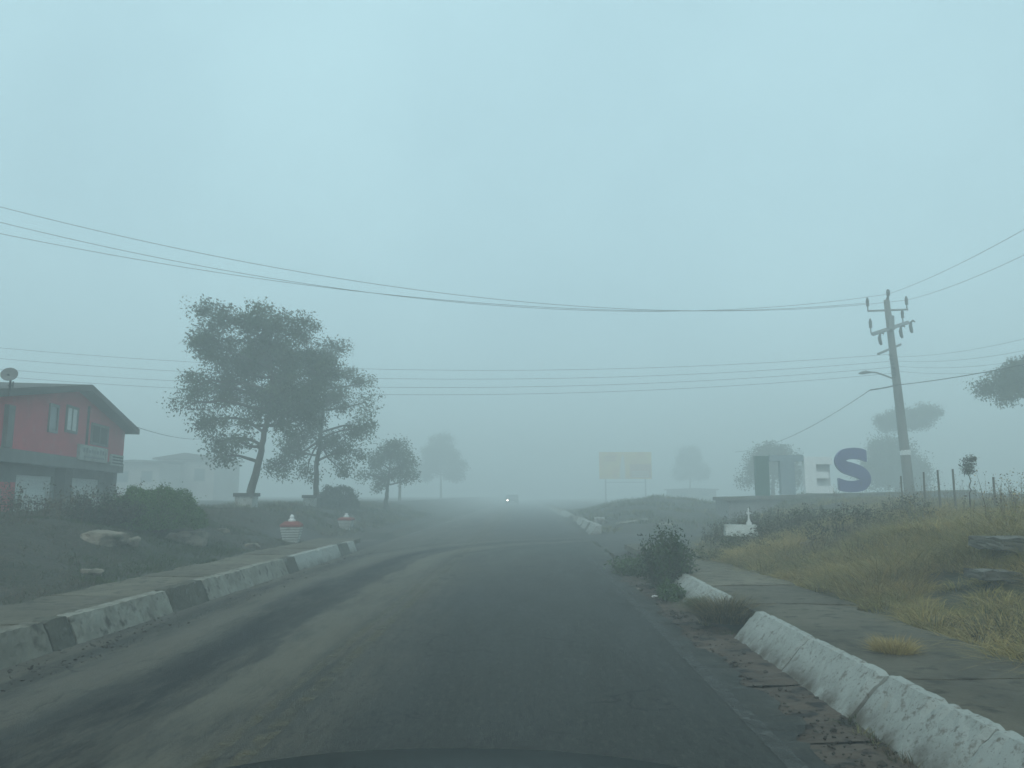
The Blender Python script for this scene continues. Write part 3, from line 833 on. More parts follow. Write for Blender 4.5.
tree('faint_tree', b, 'barely visible tree in the fog right of the billboard', trk(b, d, (690, 500), (690, 480), (690, 460)),
     lob(b, d, (690, 458, 14, 14), (700, 472, 12, 10), (682, 472, 10, 10)), dens=2.0, leaf=.2, per=80, clump=.7, r0=.2, twigs=False)

def shrub(name, loc, rx, ry, h, label, n, size, pal, stems=26, cat='shrub', group=None, flat=.5, dome=0):
    t = empty(name, loc, label, cat, group)
    mb = MB(); pts = []
    for i in range(stems):
        a = random.uniform(0, 6.28); r = math.sqrt(random.random())
        e = Vector((rx * r * math.cos(a), ry * r * math.sin(a), h * (1 - flat * r * r) * random.uniform(.75, 1.08)))
        s = Vector((e.x * .25, e.y * .25, -.06))
        lp = limb(mb, s, e, .014, .004, .1, 5, 4); pts += [(p, i) for p in lp[1:]]
    mb.build('branches', M['bark'], t)
    pal = np.array(pal)
    idx = rng.integers(0, len(pts), n)
    P = np.array([list(p[0]) for p in pts])[idx]; ci = np.array([p[1] for p in pts])[idx]
    P = P + rng.normal(0, 1, (n, 3)) * np.array([rx, ry, h]) * .11
    if dome:
        k = int(n * dome); u = rng.normal(0, 1, (k, 3)); u[:, 2] = np.abs(u[:, 2]); u /= np.linalg.norm(u, axis=1)[:, None]
        rr_ = (.86 + .14 * rng.uniform(0, 1, k)) * (1 + .09 * np.sin(u[:, 0] * 7 + u[:, 2] * 5) + .07 * np.sin(u[:, 1] * 9 + u[:, 0] * 11))
        P[:k] = u * rr_[:, None] * np.array([rx, ry, h])
    P[:, 2] = np.maximum(P[:, 2], .03)
    cols = pal[ci % len(pal)] * rng.uniform(.65, 1.35, (n, 1))
    v, f, sz, c = leaves(P, size, cols, -.3)
    link('foliage', npmesh('foliage', v, f, sz, c), M['leaf'], t)
    return t
SG = [(.06, .12, .03), (.075, .14, .038), (.05, .10, .028), (.09, .14, .045)]
p = onground(152, 522, 15.5)
shrub('bush', p, .98, .8, .82, 'rounded bright green bush on the left bank beside the red house', 26000, .045, SG, 70, dome=.8)
p = onground(100, 528, 14.5)
shrub('bush', p, .8, .6, .5, 'low dark bush left of the rounded green one', 5000, .05, [(.035, .05, .03), (.05, .055, .035), (.06, .05, .04)], 50)
shrub('bush', (2.12, 12.0, .0), .42, .55, .82, 'bushy green plant growing over the kerb at the edge of the right lane', 7000, .05, [(.04, .065, .028), (.05, .08, .03), (.035, .05, .03)], 60)
shrub('bush', (1.98, 14.2, .0), .5, .9, .3, 'low green plants spreading beyond the bush in the right gutter', 3500, .05, [(.06, .10, .03), (.05, .08, .03)], 50, group=None)
shrub('bush', (1.92, 10.7, .0), .16, .4, .22, 'low green leafy clump at the foot of the roadside bush', 1800, .045, [(.06, .10, .035), (.05, .08, .03)], 24)
p = onground(336, 507, 34)
shrub('round_shrub', p, .95, .8, 1.0, 'dark rounded shrub behind the second tree trunk', 7000, .09, [(.045, .06, .035), (.05, .065, .04)], 60, flat=.35, dome=.8)
d = 17.0
b = onground(970, 490, d)
tree('sapling', b, 'small sapling with an oval head standing above the right bank weeds', trk(b, d, (970, 496), (970, 484), (969, 472), (969, 460)),
     lob(b, d, (969, 464, 6, 8, 0), (970, 459, 4.5, 5, 0), (968, 470, 5, 5, 0)), cat='sapling', leaf=.045, per=60, clump=.11, dens=2.2, r0=.014, pal=[(.05, .05, .035), (.06, .06, .04)])
for px_, py_, dd, hh, lb_ in ((736, 545, 16, .35, 'low green weed clump left of the white shrine'), (708, 553, 14.5, .25, 'small green weed clump at the edge of the right sidewalk, farthest from the shrine')):
    p = onground(px_, py_, dd)
    shrub('weed_clump', p, .35, .35, hh, lb_, 1200, .05, [(.07, .09, .04), (.09, .09, .045)], 26, cat='weeds')

# ------------------------------------------------------------------ rocks
def rock(name, px, py, w, h, label, mt='rock', group='rocks on the left bank', dep=.7, d=None):
    p = hit(px, py) if d is None else onground(px, py, d)
    bm = bmesh.new(); bmesh.ops.create_icosphere(bm, subdivisions=4, radius=1)
    sd = random.random() * 20
    for v in bm.verts:
        k = 1 + noise3(v.co, 1.1, sd) * .35 + noise3(v.co, 3.0, sd) * .12
        q = v.co * k
        q.z = min(q.z, .55 + noise3(v.co, 1.5, sd) * .25)
        v.co = Vector((q.x * w / 2, q.y * w / 2 * dep, q.z * h))
    me = bpy.data.meshes.new(name); bm.to_mesh(me); bm.free()
    o = link(name, me, M[mt]); o.location = p + Vector((0, 0, h * .3)); o.rotation_euler = (random.uniform(-.1, .1), random.uniform(-.1, .1), random.uniform(0, .6))
    return tag(o, label, 'rock', group)
rock('rock', 187, 543, .78, .24, 'flat topped brown rock in the grass nearest the left sidewalk')
rock('rock', 104, 543, .72, .20, 'long low brown rock left of the flat topped one')
rock('rock', 130, 545, .30, .12, 'small rock between the two larger ones on the left bank')
rock('rock', 92, 575, .30, .08, 'flat stone half buried in grass beside the left sidewalk')
rock('rock', 222, 532, .32, .08, 'small pale stone in the grass behind the flat topped rock')
rock('rock', 252, 548, .3, .1, 'dark lump of earth at the outer edge of the left sidewalk')
rock('rock', 810, 550, .34, .16, 'pale stone in dry grass right of the white shrine', group='stones by the right bank')
rock('rock', 655, 598, .1, .04, 'bright white scrap at the foot of the roadside bush', 'trash', None, .6)
rock('rock', 640, 592, .12, .05, 'small grey stone in the right gutter below the bush', 'rock', 'stones by the right bank')
rock('rubble', 633, 527, 1.4, .12, 'flat pale slab lying at the mouth of the side road', 'kerb_f', 'rubble across the side road', .5, 31)
rock('rubble', 600, 528, .55, .3, 'broken white kerb lump farthest left in the rubble', 'kerb_w', 'rubble across the side road', .6, 31.5)
rock('rubble', 668, 527, .9, .1, 'thin pale slab right of the larger slab in the rubble', 'kerb_f', 'rubble across the side road', .5, 30)
# concrete step and broken slab in the right bank
def slab(px, py, d, w, dp, h, rz, label, mt='concrete'):
    p = hit(px, py + 4) + Vector((0, -.15, .17))
    o = MB().box(-w / 2, w / 2, -dp / 2, dp / 2, -h, 0, .012).build('concrete_block', M[mt], None, False, .009, 3)
    o.location = p; o.rotation_euler = (.04, .03, rz)
    return tag(o, label, 'concrete block', 'concrete pieces in the right bank')
slab(1008, 549, 9.4, .8, .45, .12, .25, 'upper pale concrete block half buried in the right bank')
slab(985, 582, 8.6, .4, .3, .08, .1, 'lower flat concrete block below the larger one on the right bank')

# ------------------------------------------------------------------ roadside shrines
def shrine(loc, w, h, label, rz, redroof=True, body='white'):
    t = empty('roadside_shrine', loc, label, 'shrine', 'small painted roadside shrines', rz)
    m = MB(); dp = w * .8; n = 6; hb = h * .58
    for i in range(n):   # courses of whitewashed bricks, wider at the top
        k = .72 + .28 * i / (n - 1)
        m.box(-w / 2 * k, w / 2 * k, -dp / 2 * k, dp / 2 * k, hb * i / n - (.1 if i == 0 else 0), hb * (i + .76) / n, .006)
    m.build('body', M['shrine_white'], t)
    m = MB()
    for i in range(n):
        k = .72 + .28 * i / (n - 1)
        m.box(-w / 2 * k * .92, w / 2 * k * .92, -dp / 2 * k * .92, dp / 2 * k * .92, hb * (i + .762) / n, hb * (i + .998) / n, 0)
    m.build('mortar_joints', M['dark'], t)
    m = MB(); o = .008
    z0 = hb
    A = [(-w / 2 - o, -dp / 2 - o), (w / 2 + o, -dp / 2 - o), (w / 2 + o, dp / 2 + o), (-w / 2 - o, dp / 2 + o)]
    lo_ = [m.bm.verts.new((x, y, z0)) for x, y in A]; l2 = [m.bm.verts.new((x, y, z0 + .05)) for x, y in A]
    up = [m.bm.verts.new((x * .62, y * .62, z0 + h * .2)) for x, y in A]
    for q, r in ((lo_, l2), (l2, up)):
        for i in range(4): m.bm.faces.new((q[i], q[(i + 1) % 4], r[(i + 1) % 4], r[i]))
    m.bm.faces.new(lo_[::-1]); m.bm.faces.new(up)
    m.build('roof', M['red_dark'] if redroof else M['white_clean'], t)
    m = MB(); zt = z0 + h * .2
    m.tube([(0, 0, zt), (0, 0, zt + .04), (0, 0, zt + .07), (0, 0, zt + .12), (0, 0, zt + h * .26)], [.09, .09, .05, .06, .02], 10)
    m.build('finial', M['white_clean'], t)
    return t
p = hit(291, 542); shrine(p, .50, .66, 'nearest left shrine, white brick body with red roof and pale finial', .12)
p = hit(346, 529); shrine(p, .46, .50, 'farther left shrine, faint white body with dull red roof below the small tree', -.1)
# white gabled shrine on the right
p = onground(741, 545, 16.5)
t = empty('roadside_shrine', p, 'white box shrine with a thin white cross in the weeds of the right bank', 'shrine', 'small painted roadside shrines', -.15)
m = MB(); m.box(-.26, .26, -.2, .2, -.15, .26, .01); m.build('body', M['grey'], t)
m = MB(); m.prism([(-.25, .24), (.25, .24), (.12, .47), (-.12, .47)], 'x', -.32, .32); m.build('roof', M['shrine_white'], t)
m = MB(); m.box(.13, .23, -.05, .05, .465, .53, .01); m.tube([(.18, 0, .53), (.18, 0, .60), (.18, 0, .82)], [.035, .018, .012], 8); m.box(.13, .23, -.012, .012, .70, .725); m.build('cross', M['white_clean'], t)

# planters round the trunks
def planter(px, py, d, w, h, label):
    p = onground(px, py, d)
    t = empty('tree_planter', p, label, 'planter', 'whitewashed tree planters')
    m = MB(); s = w / 2
    for x0, x1, y0, y1 in ((-s, s, -s, -s + .12), (-s, s, s - .12, s), (-s, -s + .12, -s + .12, s - .12), (s - .12, s, -s + .12, s - .12)):
        m.box(x0, x1, y0, y1, -.15, h - .12)
    m.build('wall', M['shrine_white'], t, False, .006, 2)
    m = MB(); o = .05
    for x0, x1, y0, y1 in ((-s - o, s + o, -s - o, -s + .16), (-s - o, s + o, s - .16, s + o), (-s - o, -s + .16, -s + .16, s - .16), (s - .16, s + o, -s + .16, s - .16)):
        m.box(x0, x1, y0, y1, h - .117, h)
    m.build('rim', M['roof'], t)
    MB().box(-s + .122, s - .122, -s + .122, s - .122, 0, h - .15).build('soil', M['soil'], t)
planter(246, 512, 26.0, .58, .50, 'white planter with dark rim around the leaning trunk of the largest tree')
planter(311, 506, 31.0, .5, .46, 'faint pale planter with dark rim at the foot of the second tree')

# ------------------------------------------------------------------ red house
A = at(122, 473, 27.0); B = at(0, 455, 17.4)
dirv = Vector((B.x - A.x, B.y - A.y, 0)).normalized()
ang = math.atan2(dirv.y, dirv.x)          # local +x runs from the far corner toward us along the facade; road side = local +y or -y
GZ = .15
house = empty('red_house', (A.x, A.y, 0), 'two storey red house with overhanging upper floor and shallow gable roof', 'house', None, ang)
side = 1 if (Matrix.Rotation(ang, 3, 'Z') @ Vector((0, 1, 0))).x > 0 else -1
def hb(m, s0, s1, n0, n1, z0, z1, bev=0):     # s along facade, n outward (to the road)
    a, b_ = sorted((n0 * side, n1 * side)); m.box(s0, s1, a, b_, z0, z1, bev); return m
LEN = 12.5; AP = 5.1
zb0, zb1 = A.z, A.z + .32      # slab band
ze = 3.62
zap = 4.42
zl = zap - (LEN - AP) * .155
m = MB()
poly = [(0, zb1), (LEN, zb1), (LEN, zl), (AP, zap), (0, ze)]
m.prism([(s, z) for s, z in poly], 'y', 0, -.2 * side)
hb(m, 0, .2, -.2, -8, zb1, ze); hb(m, LEN - .2, LEN, -.2, -8, zb1, zl); m.prism(poly, 'y', -8 * side, -8.2 * side)
m.build('upper_wall', M['red'], house)
m = MB(); hb(m, -.02, LEN + .02, .03, -8.2, zb0, zb1 - .003); m.build('floor_slab', M['grey'], house)
m = MB()
for (s0, z0, s1, z1) in ((-.42, ze - .42 * (zap - ze) / AP, AP, zap), (AP, zap, LEN + .7, zl - .7 * .155)):
    m.prism([(s0, z0 + .01), (s1, z1 + .01), (s1, z1 + .19), (s0, z0 + .19)], 'y', .38 * side, -8.7 * side)
m.build('roof', M['roof'], house)
# recessed ground floor
REC = -.4
m = MB()
wallx = [(1.1, 1.35), (LEN - .3, LEN)]
ops = [(1.05, 3.9), (5.3, 7.8), (9.2, 10.9)]
cur = .12
for o0, o1 in ops:
    hb(m, cur, o0, REC, REC - .2, GZ - .3, zb0 - .002); hb(m, o0, o1, REC, REC - .2, zb0 - .25, zb0 - .002); cur = o1
hb(m, cur, LEN, REC, REC - .2, GZ - .3, zb0 - .002)
hb(m, .12, .32, REC - .2, -8, GZ - .3, zb0 - .002)
m.build('ground_floor_wall', M['grey'], house)
for o0, o1 in ops[:2]:
    m = MB(); hb(m, o0, o1, REC - .06, REC - .1, GZ - .1, zb0 - .252); o = m.build('shutter_door', M['shutter'], house)
    m = MB(); hb(m, (o0 + o1) / 2 - .12, (o0 + o1) / 2 + .12, REC - .03, REC - .058, GZ + .7, GZ + .76); m.build('handle', M['dark'], o)
m = MB(); hb(m, ops[2][0], ops[2][1], REC - .08, REC - .12, GZ - .1, zb0 - .252); m.build('door', M['dark'], house)
for s0, s1, k in ((.14, .6, 'roof'), (4.6, 5.2, 'roof')):
    m = MB(); hb(m, s0, s1, -.12, REC + .003, GZ - .3, zb0 - .003); m.build('column', M[k], house)
m = MB(); hb(m, 7.9, 9.15, REC + .03, REC + .003, GZ, zb0 - .45); m.build('red_dado', M['red'], house)
m = MB(); hb(m, 3.98, 4.55, REC + .03, REC + .003, GZ + .2, zb0 - .35); m.build('notice_panel', M['white'], house)
# upper windows
def hwin(s0, s1, z0, z1, pane='glass', fr='white_clean'):
    m = MB(); f = .07
    hb(m, s0, s1, .045, .003, z0, z0 + f); hb(m, s0, s1, .045, .003, z1 - f, z1); hb(m, s0, s0 + f, .045, .003, z0 + f, z1 - f); hb(m, s1 - f, s1, .045, .003, z0 + f, z1 - f)
    if s1 - s0 > .9: c = (s0 + s1) / 2; hb(m, c - .025, c + .025, .042, .004, z0 + f, z1 - f)
    w = m.build('window', M[fr], house)
    m = MB(); hb(m, s0 + f, s1 - f, .02, .003, z0 + f, z1 - f); m.build('pane', M[pane], w)
hwin(6.55, 7.2, 3.05, 3.82, 'glass', 'metal'); hwin(5.0, 5.95, 3.15, 3.92, 'shutter', 'grey'); hwin(2.0, 3.7, 2.95, 3.62, 'dark', 'grey')
m = MB(); hb(m, 2.1, 4.8, .09, .003, zb1 - .06, zb1 + .40); bn = m.build('banner', M['shrine_white'], house); bn['label'] = 'long white banner with grey lettering on red wall'
m = MB()
for i in range(9):
    s = 2.3 + i * .26; hb(m, s, s + random.uniform(.08, .17), .105, .092, zb1 + .17, zb1 + .17 + random.uniform(.08, .16))
hb(m, 2.5, 4.4, .105, .092, zb1 + .02, zb1 + .07); m.build('lettering', M['metal'], bn)
m = MB(); hb(m, .2, 1.6, .07, .003, zb1 - .1, zb1 + .27); sg = m.build('sign_board', M['shrine_white'], house); sg['label'] = 'small white sign with dark stripes at wall corner'
m = MB()
for k in range(3): hb(m, .3, 1.5, .082, .072, zb1 - .04 + k * .1, zb1 + .0 + k * .1)
m.build('lettering', M['dark'], sg)
m = MB(); hb(m, 9.5, 9.85, .10, .003, zb1, zl + .2); m.build('wall_strip', M['grey'], house)  # upright grey strip on the upper wall
m = MB(); hb(m, 4.05, 4.12, .05, .003, zb1 + .42, zap - .35); m.build('conduit', M['dark'], house)
# satellite dish on the roof
dp_ = at(10, 386, 16.5)
t = empty('satellite_dish', dp_, 'round satellite dish on a short mast above the red house roof', 'satellite dish')
m = MB(); m.bar((0, 0, -.3), (0, 0, .22), .03); m.bar((-.06, 0, .02), (.1, 0, .02), .025); m.bar((.09, 0, -.05), (.09, 0, .14), .02); m.build('mast', M['dark'], t)
m = MB(); rings = []
nrm = Vector((.35, -.85, .4)).normalized(); ux = nrm.orthogonal().normalized(); uy = nrm.cross(ux); cc_ = Vector((.0, -.06, .32)); t.scale = (.72, .72, .72)
for j, rr in enumerate((.0001, .08, .15, .21, .235)):
    rings.append([m.bm.verts.new(cc_ + (ux * math.cos(a * .3927) + uy * math.sin(a * .3927)) * rr + nrm * (rr * rr * 1.2 - .0)) for a in range(16)])
for j in range(4):
    for a in range(16): m.bm.faces.new((rings[j][a], rings[j][(a + 1) % 16], rings[j + 1][(a + 1) % 16], rings[j + 1][a]))
bmesh.ops.remove_doubles(m.bm, verts=m.bm.verts[:], dist=.001)
bmesh.ops.solidify(m.bm, geom=m.bm.faces[:], thickness=.012)
m.build('dish', M['grey'], t, True)
m = MB(); m.bar(cc_, cc_ + nrm * .22 + Vector((0, 0, -.1)), .008); m.box(*[v for c, r in zip(cc_ + nrm * .22 + Vector((0, 0, -.1)), (.025, .025, .025)) for v in (c - r, c + r)]); m.build('feed_arm', M['dark'], t)

# ------------------------------------------------------------------ pale houses far behind
def farhouse(px0, px1, ytop, d, label, slope, wallmat, depth=6):
    a = at(px0, ytop, d); b_ = at(px1, ytop, d); w = b_.x - a.x; g = tz(a.x, d); h = a.z - g
    t = empty('pale_house', (a.x, d, g), label, 'house', 'pale houses far off in the fog')
    m = MB(); m.box(0, w, 0, depth, -.4, h - .15); m.build('wall', wallmat, t)
    m = MB(); m.prism([(-.3, h - .147), (w + .3, h - .147), (w + .3, h), (w * .5, h + slope), (-.3, h)], 'y', -.4, depth + .4); m.build('roof', M['roof'] if slope > .3 else M['grey'], t)
    n = max(2, int(w / 2.6))
    for i in range(n):
        x = w * (i + .5) / n
        o = MB().box(x - .5, x + .5, -.05, -.003, h * .45, h * .75).build('window', M['grey'], t)
        MB().box(x - .42, x + .42, -.07, -.053, h * .45 + .08, h * .75 - .08).build('pane', M['glass'], o)
    return t
M['far_wall'] = mat('far_wall', (.42, .39, .37), (.34, .32, .3), 1, .85)
farhouse(112, 160, 461, 64, 'faint pale low house with a flat roof behind the green bush', .1, M['far_wall'])
farhouse(158, 215, 458, 68, 'faint pale house with a low pitched roof left of the largest tree', .45, M['far_wall'])
M['far_shed'] = mat('far_shed', (.2, .17, .15), (.15, .13, .12), 1, .85)
t = farhouse(672, 716, 489, 100, 'faint low shed between the billboard and the letters', .12, M['far_shed'], 4)
t.name = 'low_shed'; t['category'] = 'shed'; del t['group']

# ------------------------------------------------------------------ billboard
d = 98.0
a = at(599, 452, d); b_ = at(652, 479, d); w = b_.x - a.x; cx = (a.x + b_.x) / 2
g = tz(cx, d); t = empty('billboard', (cx, d, g), 'large yellow and orange billboard on two posts beyond the side road', 'billboard')
zt, zb = a.z - g, b_.z - g
M['bb_y'] = mat('bb_yellow', (.75, .50, .10), (.7, .42, .08), 1.5, .6, c3=(.65, .30, .06), s3=1.1, t3=(.48, .6))
M['bb_o'] = mat('bb_orange', (.55, .22, .06), (.45, .18, .05), 1.5, .6)
M['bb_p'] = mat('bb_pale', (.62, .6, .52), (.55, .5, .42), 2, .6)
m = MB()
for s in (-1, 1): m.bar((s * w * .38, .25, -.5), (s * w * .38, .25, zt - .2), .09); 
m.bar((-w * .38, .25, zb - .4), (w * .38, .25, zb - .4), .04); m.build('posts', M['metal'], t)
MB().box(-w / 2, w / 2, 0, .15, zb, zt, .02).build('panel', M['bb_y'], t)
MB().box(-w / 2 + .1, -w * .13, -.02, -.003, zb + .12, zt - .12).build('picture', M['bb_y'], t)
m = MB(); m.tube([(-w * .06, -.015, zb + .02), (-w * .055, -.015, (zb + zt) / 2), (-w * .05, -.015, zt - .5)], [.36, .30, .1], 10); 
o = m.build('pale_figure_print', M['bb_p'], t); o.scale = (1, .04, 1); o.location.y = -.012
MB().box(w * .08, w / 2 - .08, -.03, -.003, zb + .15, zb + (zt - zb) * .55).build('text_block', M['bb_o'], t)
m = MB()
for k in range(3): m.box(w * .12, w * .44, -.045, -.032, zb + .3 + k * .28, zb + .40 + k * .28)
m.build('lettering', M['bb_p'], t)
m = MB()
for k in range(2): m.box(-w * .42 + .1, -w * .18, -.035, -.022, zt - .75 - k * .45, zt - .5 - k * .45)
m.build('lettering', M['bb_o'], t)

# ------------------------------------------------------------------ wall with the big town letters
LD = 33.0
pl, pr = at(728, 497, LD), at(892, 490, LD + 1)
wx0, wx1 = pl.x, pr.x
z_l = pl.z; z_r = pr.z
t = empty('sign_wall', (wx0, LD, 0), 'long grey retaining wall carrying the big letters', 'wall')
m = MB(); m.prism([(0, -.3), (wx1 - wx0 + 3, -.3), (wx1 - wx0 + 3, z_r - .16), (wx1 - wx0, z_r - .16), (0, z_l - .16)], 'y', 0, 2.2); m.build('wall', M['grey'], t)
m = MB(); m.prism([(-.1, z_l - .157), (wx1 - wx0 + 3, z_r - .157), (wx1 - wx0 + 3, z_r), (-.1, z_l)], 'y', -.12, 2.3); m.build('coping', M['concrete'], t)
def wz(x): return z_l + (z_r - z_l) * min(1, max(0, (x - wx0) / (wx1 - wx0)))
def letter(name, px0, px1, py0, label, polys, mt, dpt=.28, mt_side=None):
    x0 = at(px0, py0, LD + .4).x; x1 = at(px1, py0, LD + .4).x; zt_ = at((px0 + px1) / 2, py0, LD + .4).z
    zb_ = wz((x0 + x1) / 2) - .01
    m = MB()
    for pl_ in polys:
        m.prism([(u * (x1 - x0), v * (zt_ - zb_)) for u, v in pl_], 'y', 0, dpt)
    o = m.build(name, mt); o.location = (x0, LD + .35, zb_)
    return tag(o, label, 'letter', 'large letters of the town sign')
def rect(a, b_, c, d_): return [(a, c), (b_, c), (b_, d_), (a, d_)]
M['l_green'] = mat('letter_green', (.055, .13, .11), (.045, .11, .095), 1, .5)
M['l_grey'] = mat('letter_grey', (.27, .33, .36), (.22, .28, .31), 1, .5)
M['l_white'] = mat('letter_white', (.86, .88, .87), (.8, .82, .82), 1, .5)
M['l_blue'] = mat('letter_blue', (.045, .045, .22), (.04, .035, .18), 1, .5)
letter('letter', 755, 768, 456, 'dark green letter I leftmost on the sign wall', [rect(0, 1, 0, 1)], M['l_green'])
letter('letter', 769, 803, 455, 'grey letter T between the dark green I and the white E', [[(0, .84), (.30, .84), (.30, 0), (.72, 0), (.72, .84), (1, .84), (1, 1), (0, 1)]], M['l_grey'])
letter('letter', 803.5, 831.5, 457, 'pale white letter E left of the blue S', [[(0, 0), (1, 0), (1, .2), (.42, .2), (.42, .41), (.84, .41), (.84, .59), (.42, .59), (.42, .8), (1, .8), (1, 1), (0, 1)]], M['l_white'])
_x0 = at(803.5, 457, LD + .4).x; _x1 = at(831.5, 457, LD + .4).x; _zt = at(817, 457, LD + .4).z; _zb = wz((_x0 + _x1) / 2) - .01
o = MB().box((_x1 - _x0) * .38, (_x1 - _x0) * .995, 0, .05, (_zt - _zb) * .1, (_zt - _zb) * .88).build('gap_shade_panel', M['gap_shade_grey'], bpy.context.scene.objects[[q.name for q in COL.objects if q.get('label', '').startswith('pale white letter E')][0]])  # added panel behind the E; its grey stands in for shade in the gaps
o.location = (0, .30, 0)
# S as a stroked centre line
def s_poly():
    K = [(.88, .815), (.72, .862), (.50, .875), (.28, .835), (.165, .70), (.27, .575), (.50, .505), (.73, .425), (.835, .295), (.73, .165), (.50, .125), (.27, .135), (.10, .185)]
    K = [(2 * K[0][0] - K[1][0], 2 * K[0][1] - K[1][1])] + K + [(2 * K[-1][0] - K[-2][0], 2 * K[-1][1] - K[-2][1])]
    pts = []
    for i in range(1, len(K) - 2):
        for q in range(5):
            t = q / 5; a, b_, c, e = K[i - 1], K[i], K[i + 1], K[i + 2]
            pts.append(tuple(.5 * (2 * b_[k] + (c[k] - a[k]) * t + (2 * a[k] - 5 * b_[k] + 4 * c[k] - e[k]) * t * t + (3 * b_[k] - a[k] - 3 * c[k] + e[k]) * t ** 3) for k in (0, 1)))
    pts.append(K[-2])
    L_, R_ = [], []
    n = len(pts)
    for i, p in enumerate(pts):
        q0 = pts[max(0, i - 1)]; q1 = pts[min(n - 1, i + 1)]
        tx, ty = q1[0] - q0[0], q1[1] - q0[1]; l = math.hypot(tx, ty); nx, ny = -ty / l, tx / l
        e = min(i, n - 1 - i)
        if e < 4:
            sg_ = 1 if ny > 0 else -1; f = e / 4; nx, ny = nx * f, ny * f + sg_ * (1 - f); l = math.hypot(nx, ny); nx /= l; ny /= l
        k = .128 + .022 * math.exp(-((i - n / 2) / 7) ** 2)
        L_.append((p[0] + nx * k, p[1] + ny * k)); R_.append((p[0] - nx * k, p[1] - ny * k))
    return L_, R_
Ls, Rs = s_poly()
x0 = at(833, 448, LD + .3).x; x1 = at(870, 448, LD + .3).x; zt_ = at(850, 448, LD + .3).z; zb_ = wz((x0 + x1) / 2) - .01
m = MB(); F0 = []; F1 = []
for (lx, lz), (rx_, rz_) in zip(Ls, Rs):
    s = lambda u, v, yy: m.bm.verts.new((u * (x1 - x0), yy, v * (zt_ - zb_)))
    F0.append((s(lx, lz, 0), s(rx_, rz_, 0))); F1.append((s(lx, lz, .2), s(rx_, rz_, .2)))
for i in range(len(F0) - 1):
    a, b_, c, e = F0[i], F0[i + 1], F1[i], F1[i + 1]
    m.bm.faces.new((a[0], a[1], b_[1], b_[0])); m.bm.faces.new((c[0], e[0], e[1], c[1]))
    m.bm.faces.new((a[0], b_[0], e[0], c[0])); m.bm.faces.new((a[1], c[1], e[1], b_[1]))
m.bm.faces.new((F0[0][0], F1[0][0], F1[0][1], F0[0][1])); m.bm.faces.new((F0[-1][0], F0[-1][1], F1[-1][1], F1[-1][0]))
o = m.build('letter', M['l_blue']); o.location = (x0, LD + .25, zb_)
tag(o, 'dark blue letter S rightmost on the sign wall', 'letter', 'large letters of the town sign')

# ------------------------------------------------------------------ fence posts in the weeds on the crest
for px_, ptop, d, lb_ in ((923, 472, 22, 'first thin wooden post right of the utility pole'), (938, 470, 21, 'second thin wooden post right of the utility pole'), (953, 469, 20, 'third thin wooden post right of the utility pole, left of the sapling'),
                         (901, 476, 23, 'short wooden post beside the foot of the utility pole'), (993, 477, 19, 'wooden post right of the sapling in the weeds')):
    p = at(px_, ptop, d); g = tz(p.x, d); hh = p.z - g
    m = MB(); m.tube([(0, 0, -.3), (random.uniform(-.02, .02), 0, hh * .5), (random.uniform(-.02, .02), 0, hh)], [.032, .028, .024], 7)
    o = m.build('fence_post', M['wood']); o.location = (p.x, d, g); tag(o, lb_, 'post', 'old fence posts in the weeds of the right bank')

# ------------------------------------------------------------------ utility pole
PD = 34.0
pb = at(909, 486, PD); pt = at(886.5, 300, PD); g = tz(pb.x, PD)
k_ = PD / FPX
def P(px, py, dy=0): return at(px, py, PD + dy) - Vector((pb.x, PD, g))
t = empty('utility_pole', (pb.x, PD, g), 'tall leaning concrete utility pole with crossarms and a street lamp', 'utility pole')
m = MB(); b0 = P(911, 505); m.tube([b0 + Vector((0, 0, -.6)), P(909, 486), P(898, 393), P(886.5, 300)], [.22, .215, .18, .125], 12); m.build('pole', M['polec'], t, True)
m = MB()
a, b_ = P(868, 311), P(908, 309.5); m.tube([a, b_], .045, 6); m.build('crossarm', M['metal'], t)
def insul(m, p, h=.62, r=.07):
    m.tube([p, p + Vector((0, 0, h * .35)), p + Vector((0, 0, h * .36)), p + Vector((0, 0, h * .55)), p + Vector((0, 0, h * .7)), p + Vector((0, 0, h * .85)), p + Vector((0, 0, h))], [r * .35, r * .35, r, r * .85, r * 1.05, r * .8, r * .35], 9)
for px_, py_ in ((868, 311), (907, 309.5)): m = MB(); insul(m, P(px_, py_)); m.build('insulator', M['dark'], t)
m = MB(); m.tube([P(887, 305), P(887, 300), P(888.5, 294)], [.06, .05, .045], 8); insul(m, P(888.5, 299), .45, .085); m.build('insulator', M['dark'], t)
m = MB(); m.tube([P(872, 334, -.6), P(908, 322, .6)], .07, 6); m.tube([P(873, 335, -.8), P(909, 323, .4)], .05, 6); m.build('crossarm', M['metal'], t)
for px_, py_, dy in ((871, 333, -.6), (903, 323, .5)): m = MB(); insul(m, P(px_, py_, dy), .65); m.build('insulator', M['dark'], t)
for px_, py_ in ((880, 333), (901, 326), (911, 321)):
    m = MB(); m.tube([P(px_ + 4, py_ + 1, -.4), P(px_ + 2, py_ - .5, -.4), P(px_, py_ + 1, -.4), P(px_ - .5, py_ + 5, -.4), P(px_ + .5, py_ + 10, -.4), P(px_ + 1.5, py_ + 12, -.4)], [.03, .045, .045, .07, .07, .04], 8)
    m.build('fuse_cutout', M['dark'], t)
m = MB(); m.tube([P(891, 316, -.25), P(891.5, 330, -.25)], [.13, .13], 10); m.build('lightning_arrester', M['grey'], t)
m = MB(); m.tube([P(878, 354, -.6), P(900.5, 344.5, .6)], .055, 6); m.tube([P(890, 348.5, 0), P(900, 345, .6)], .05, 6); m.build('crossarm', M['metal'], t)
m = MB()
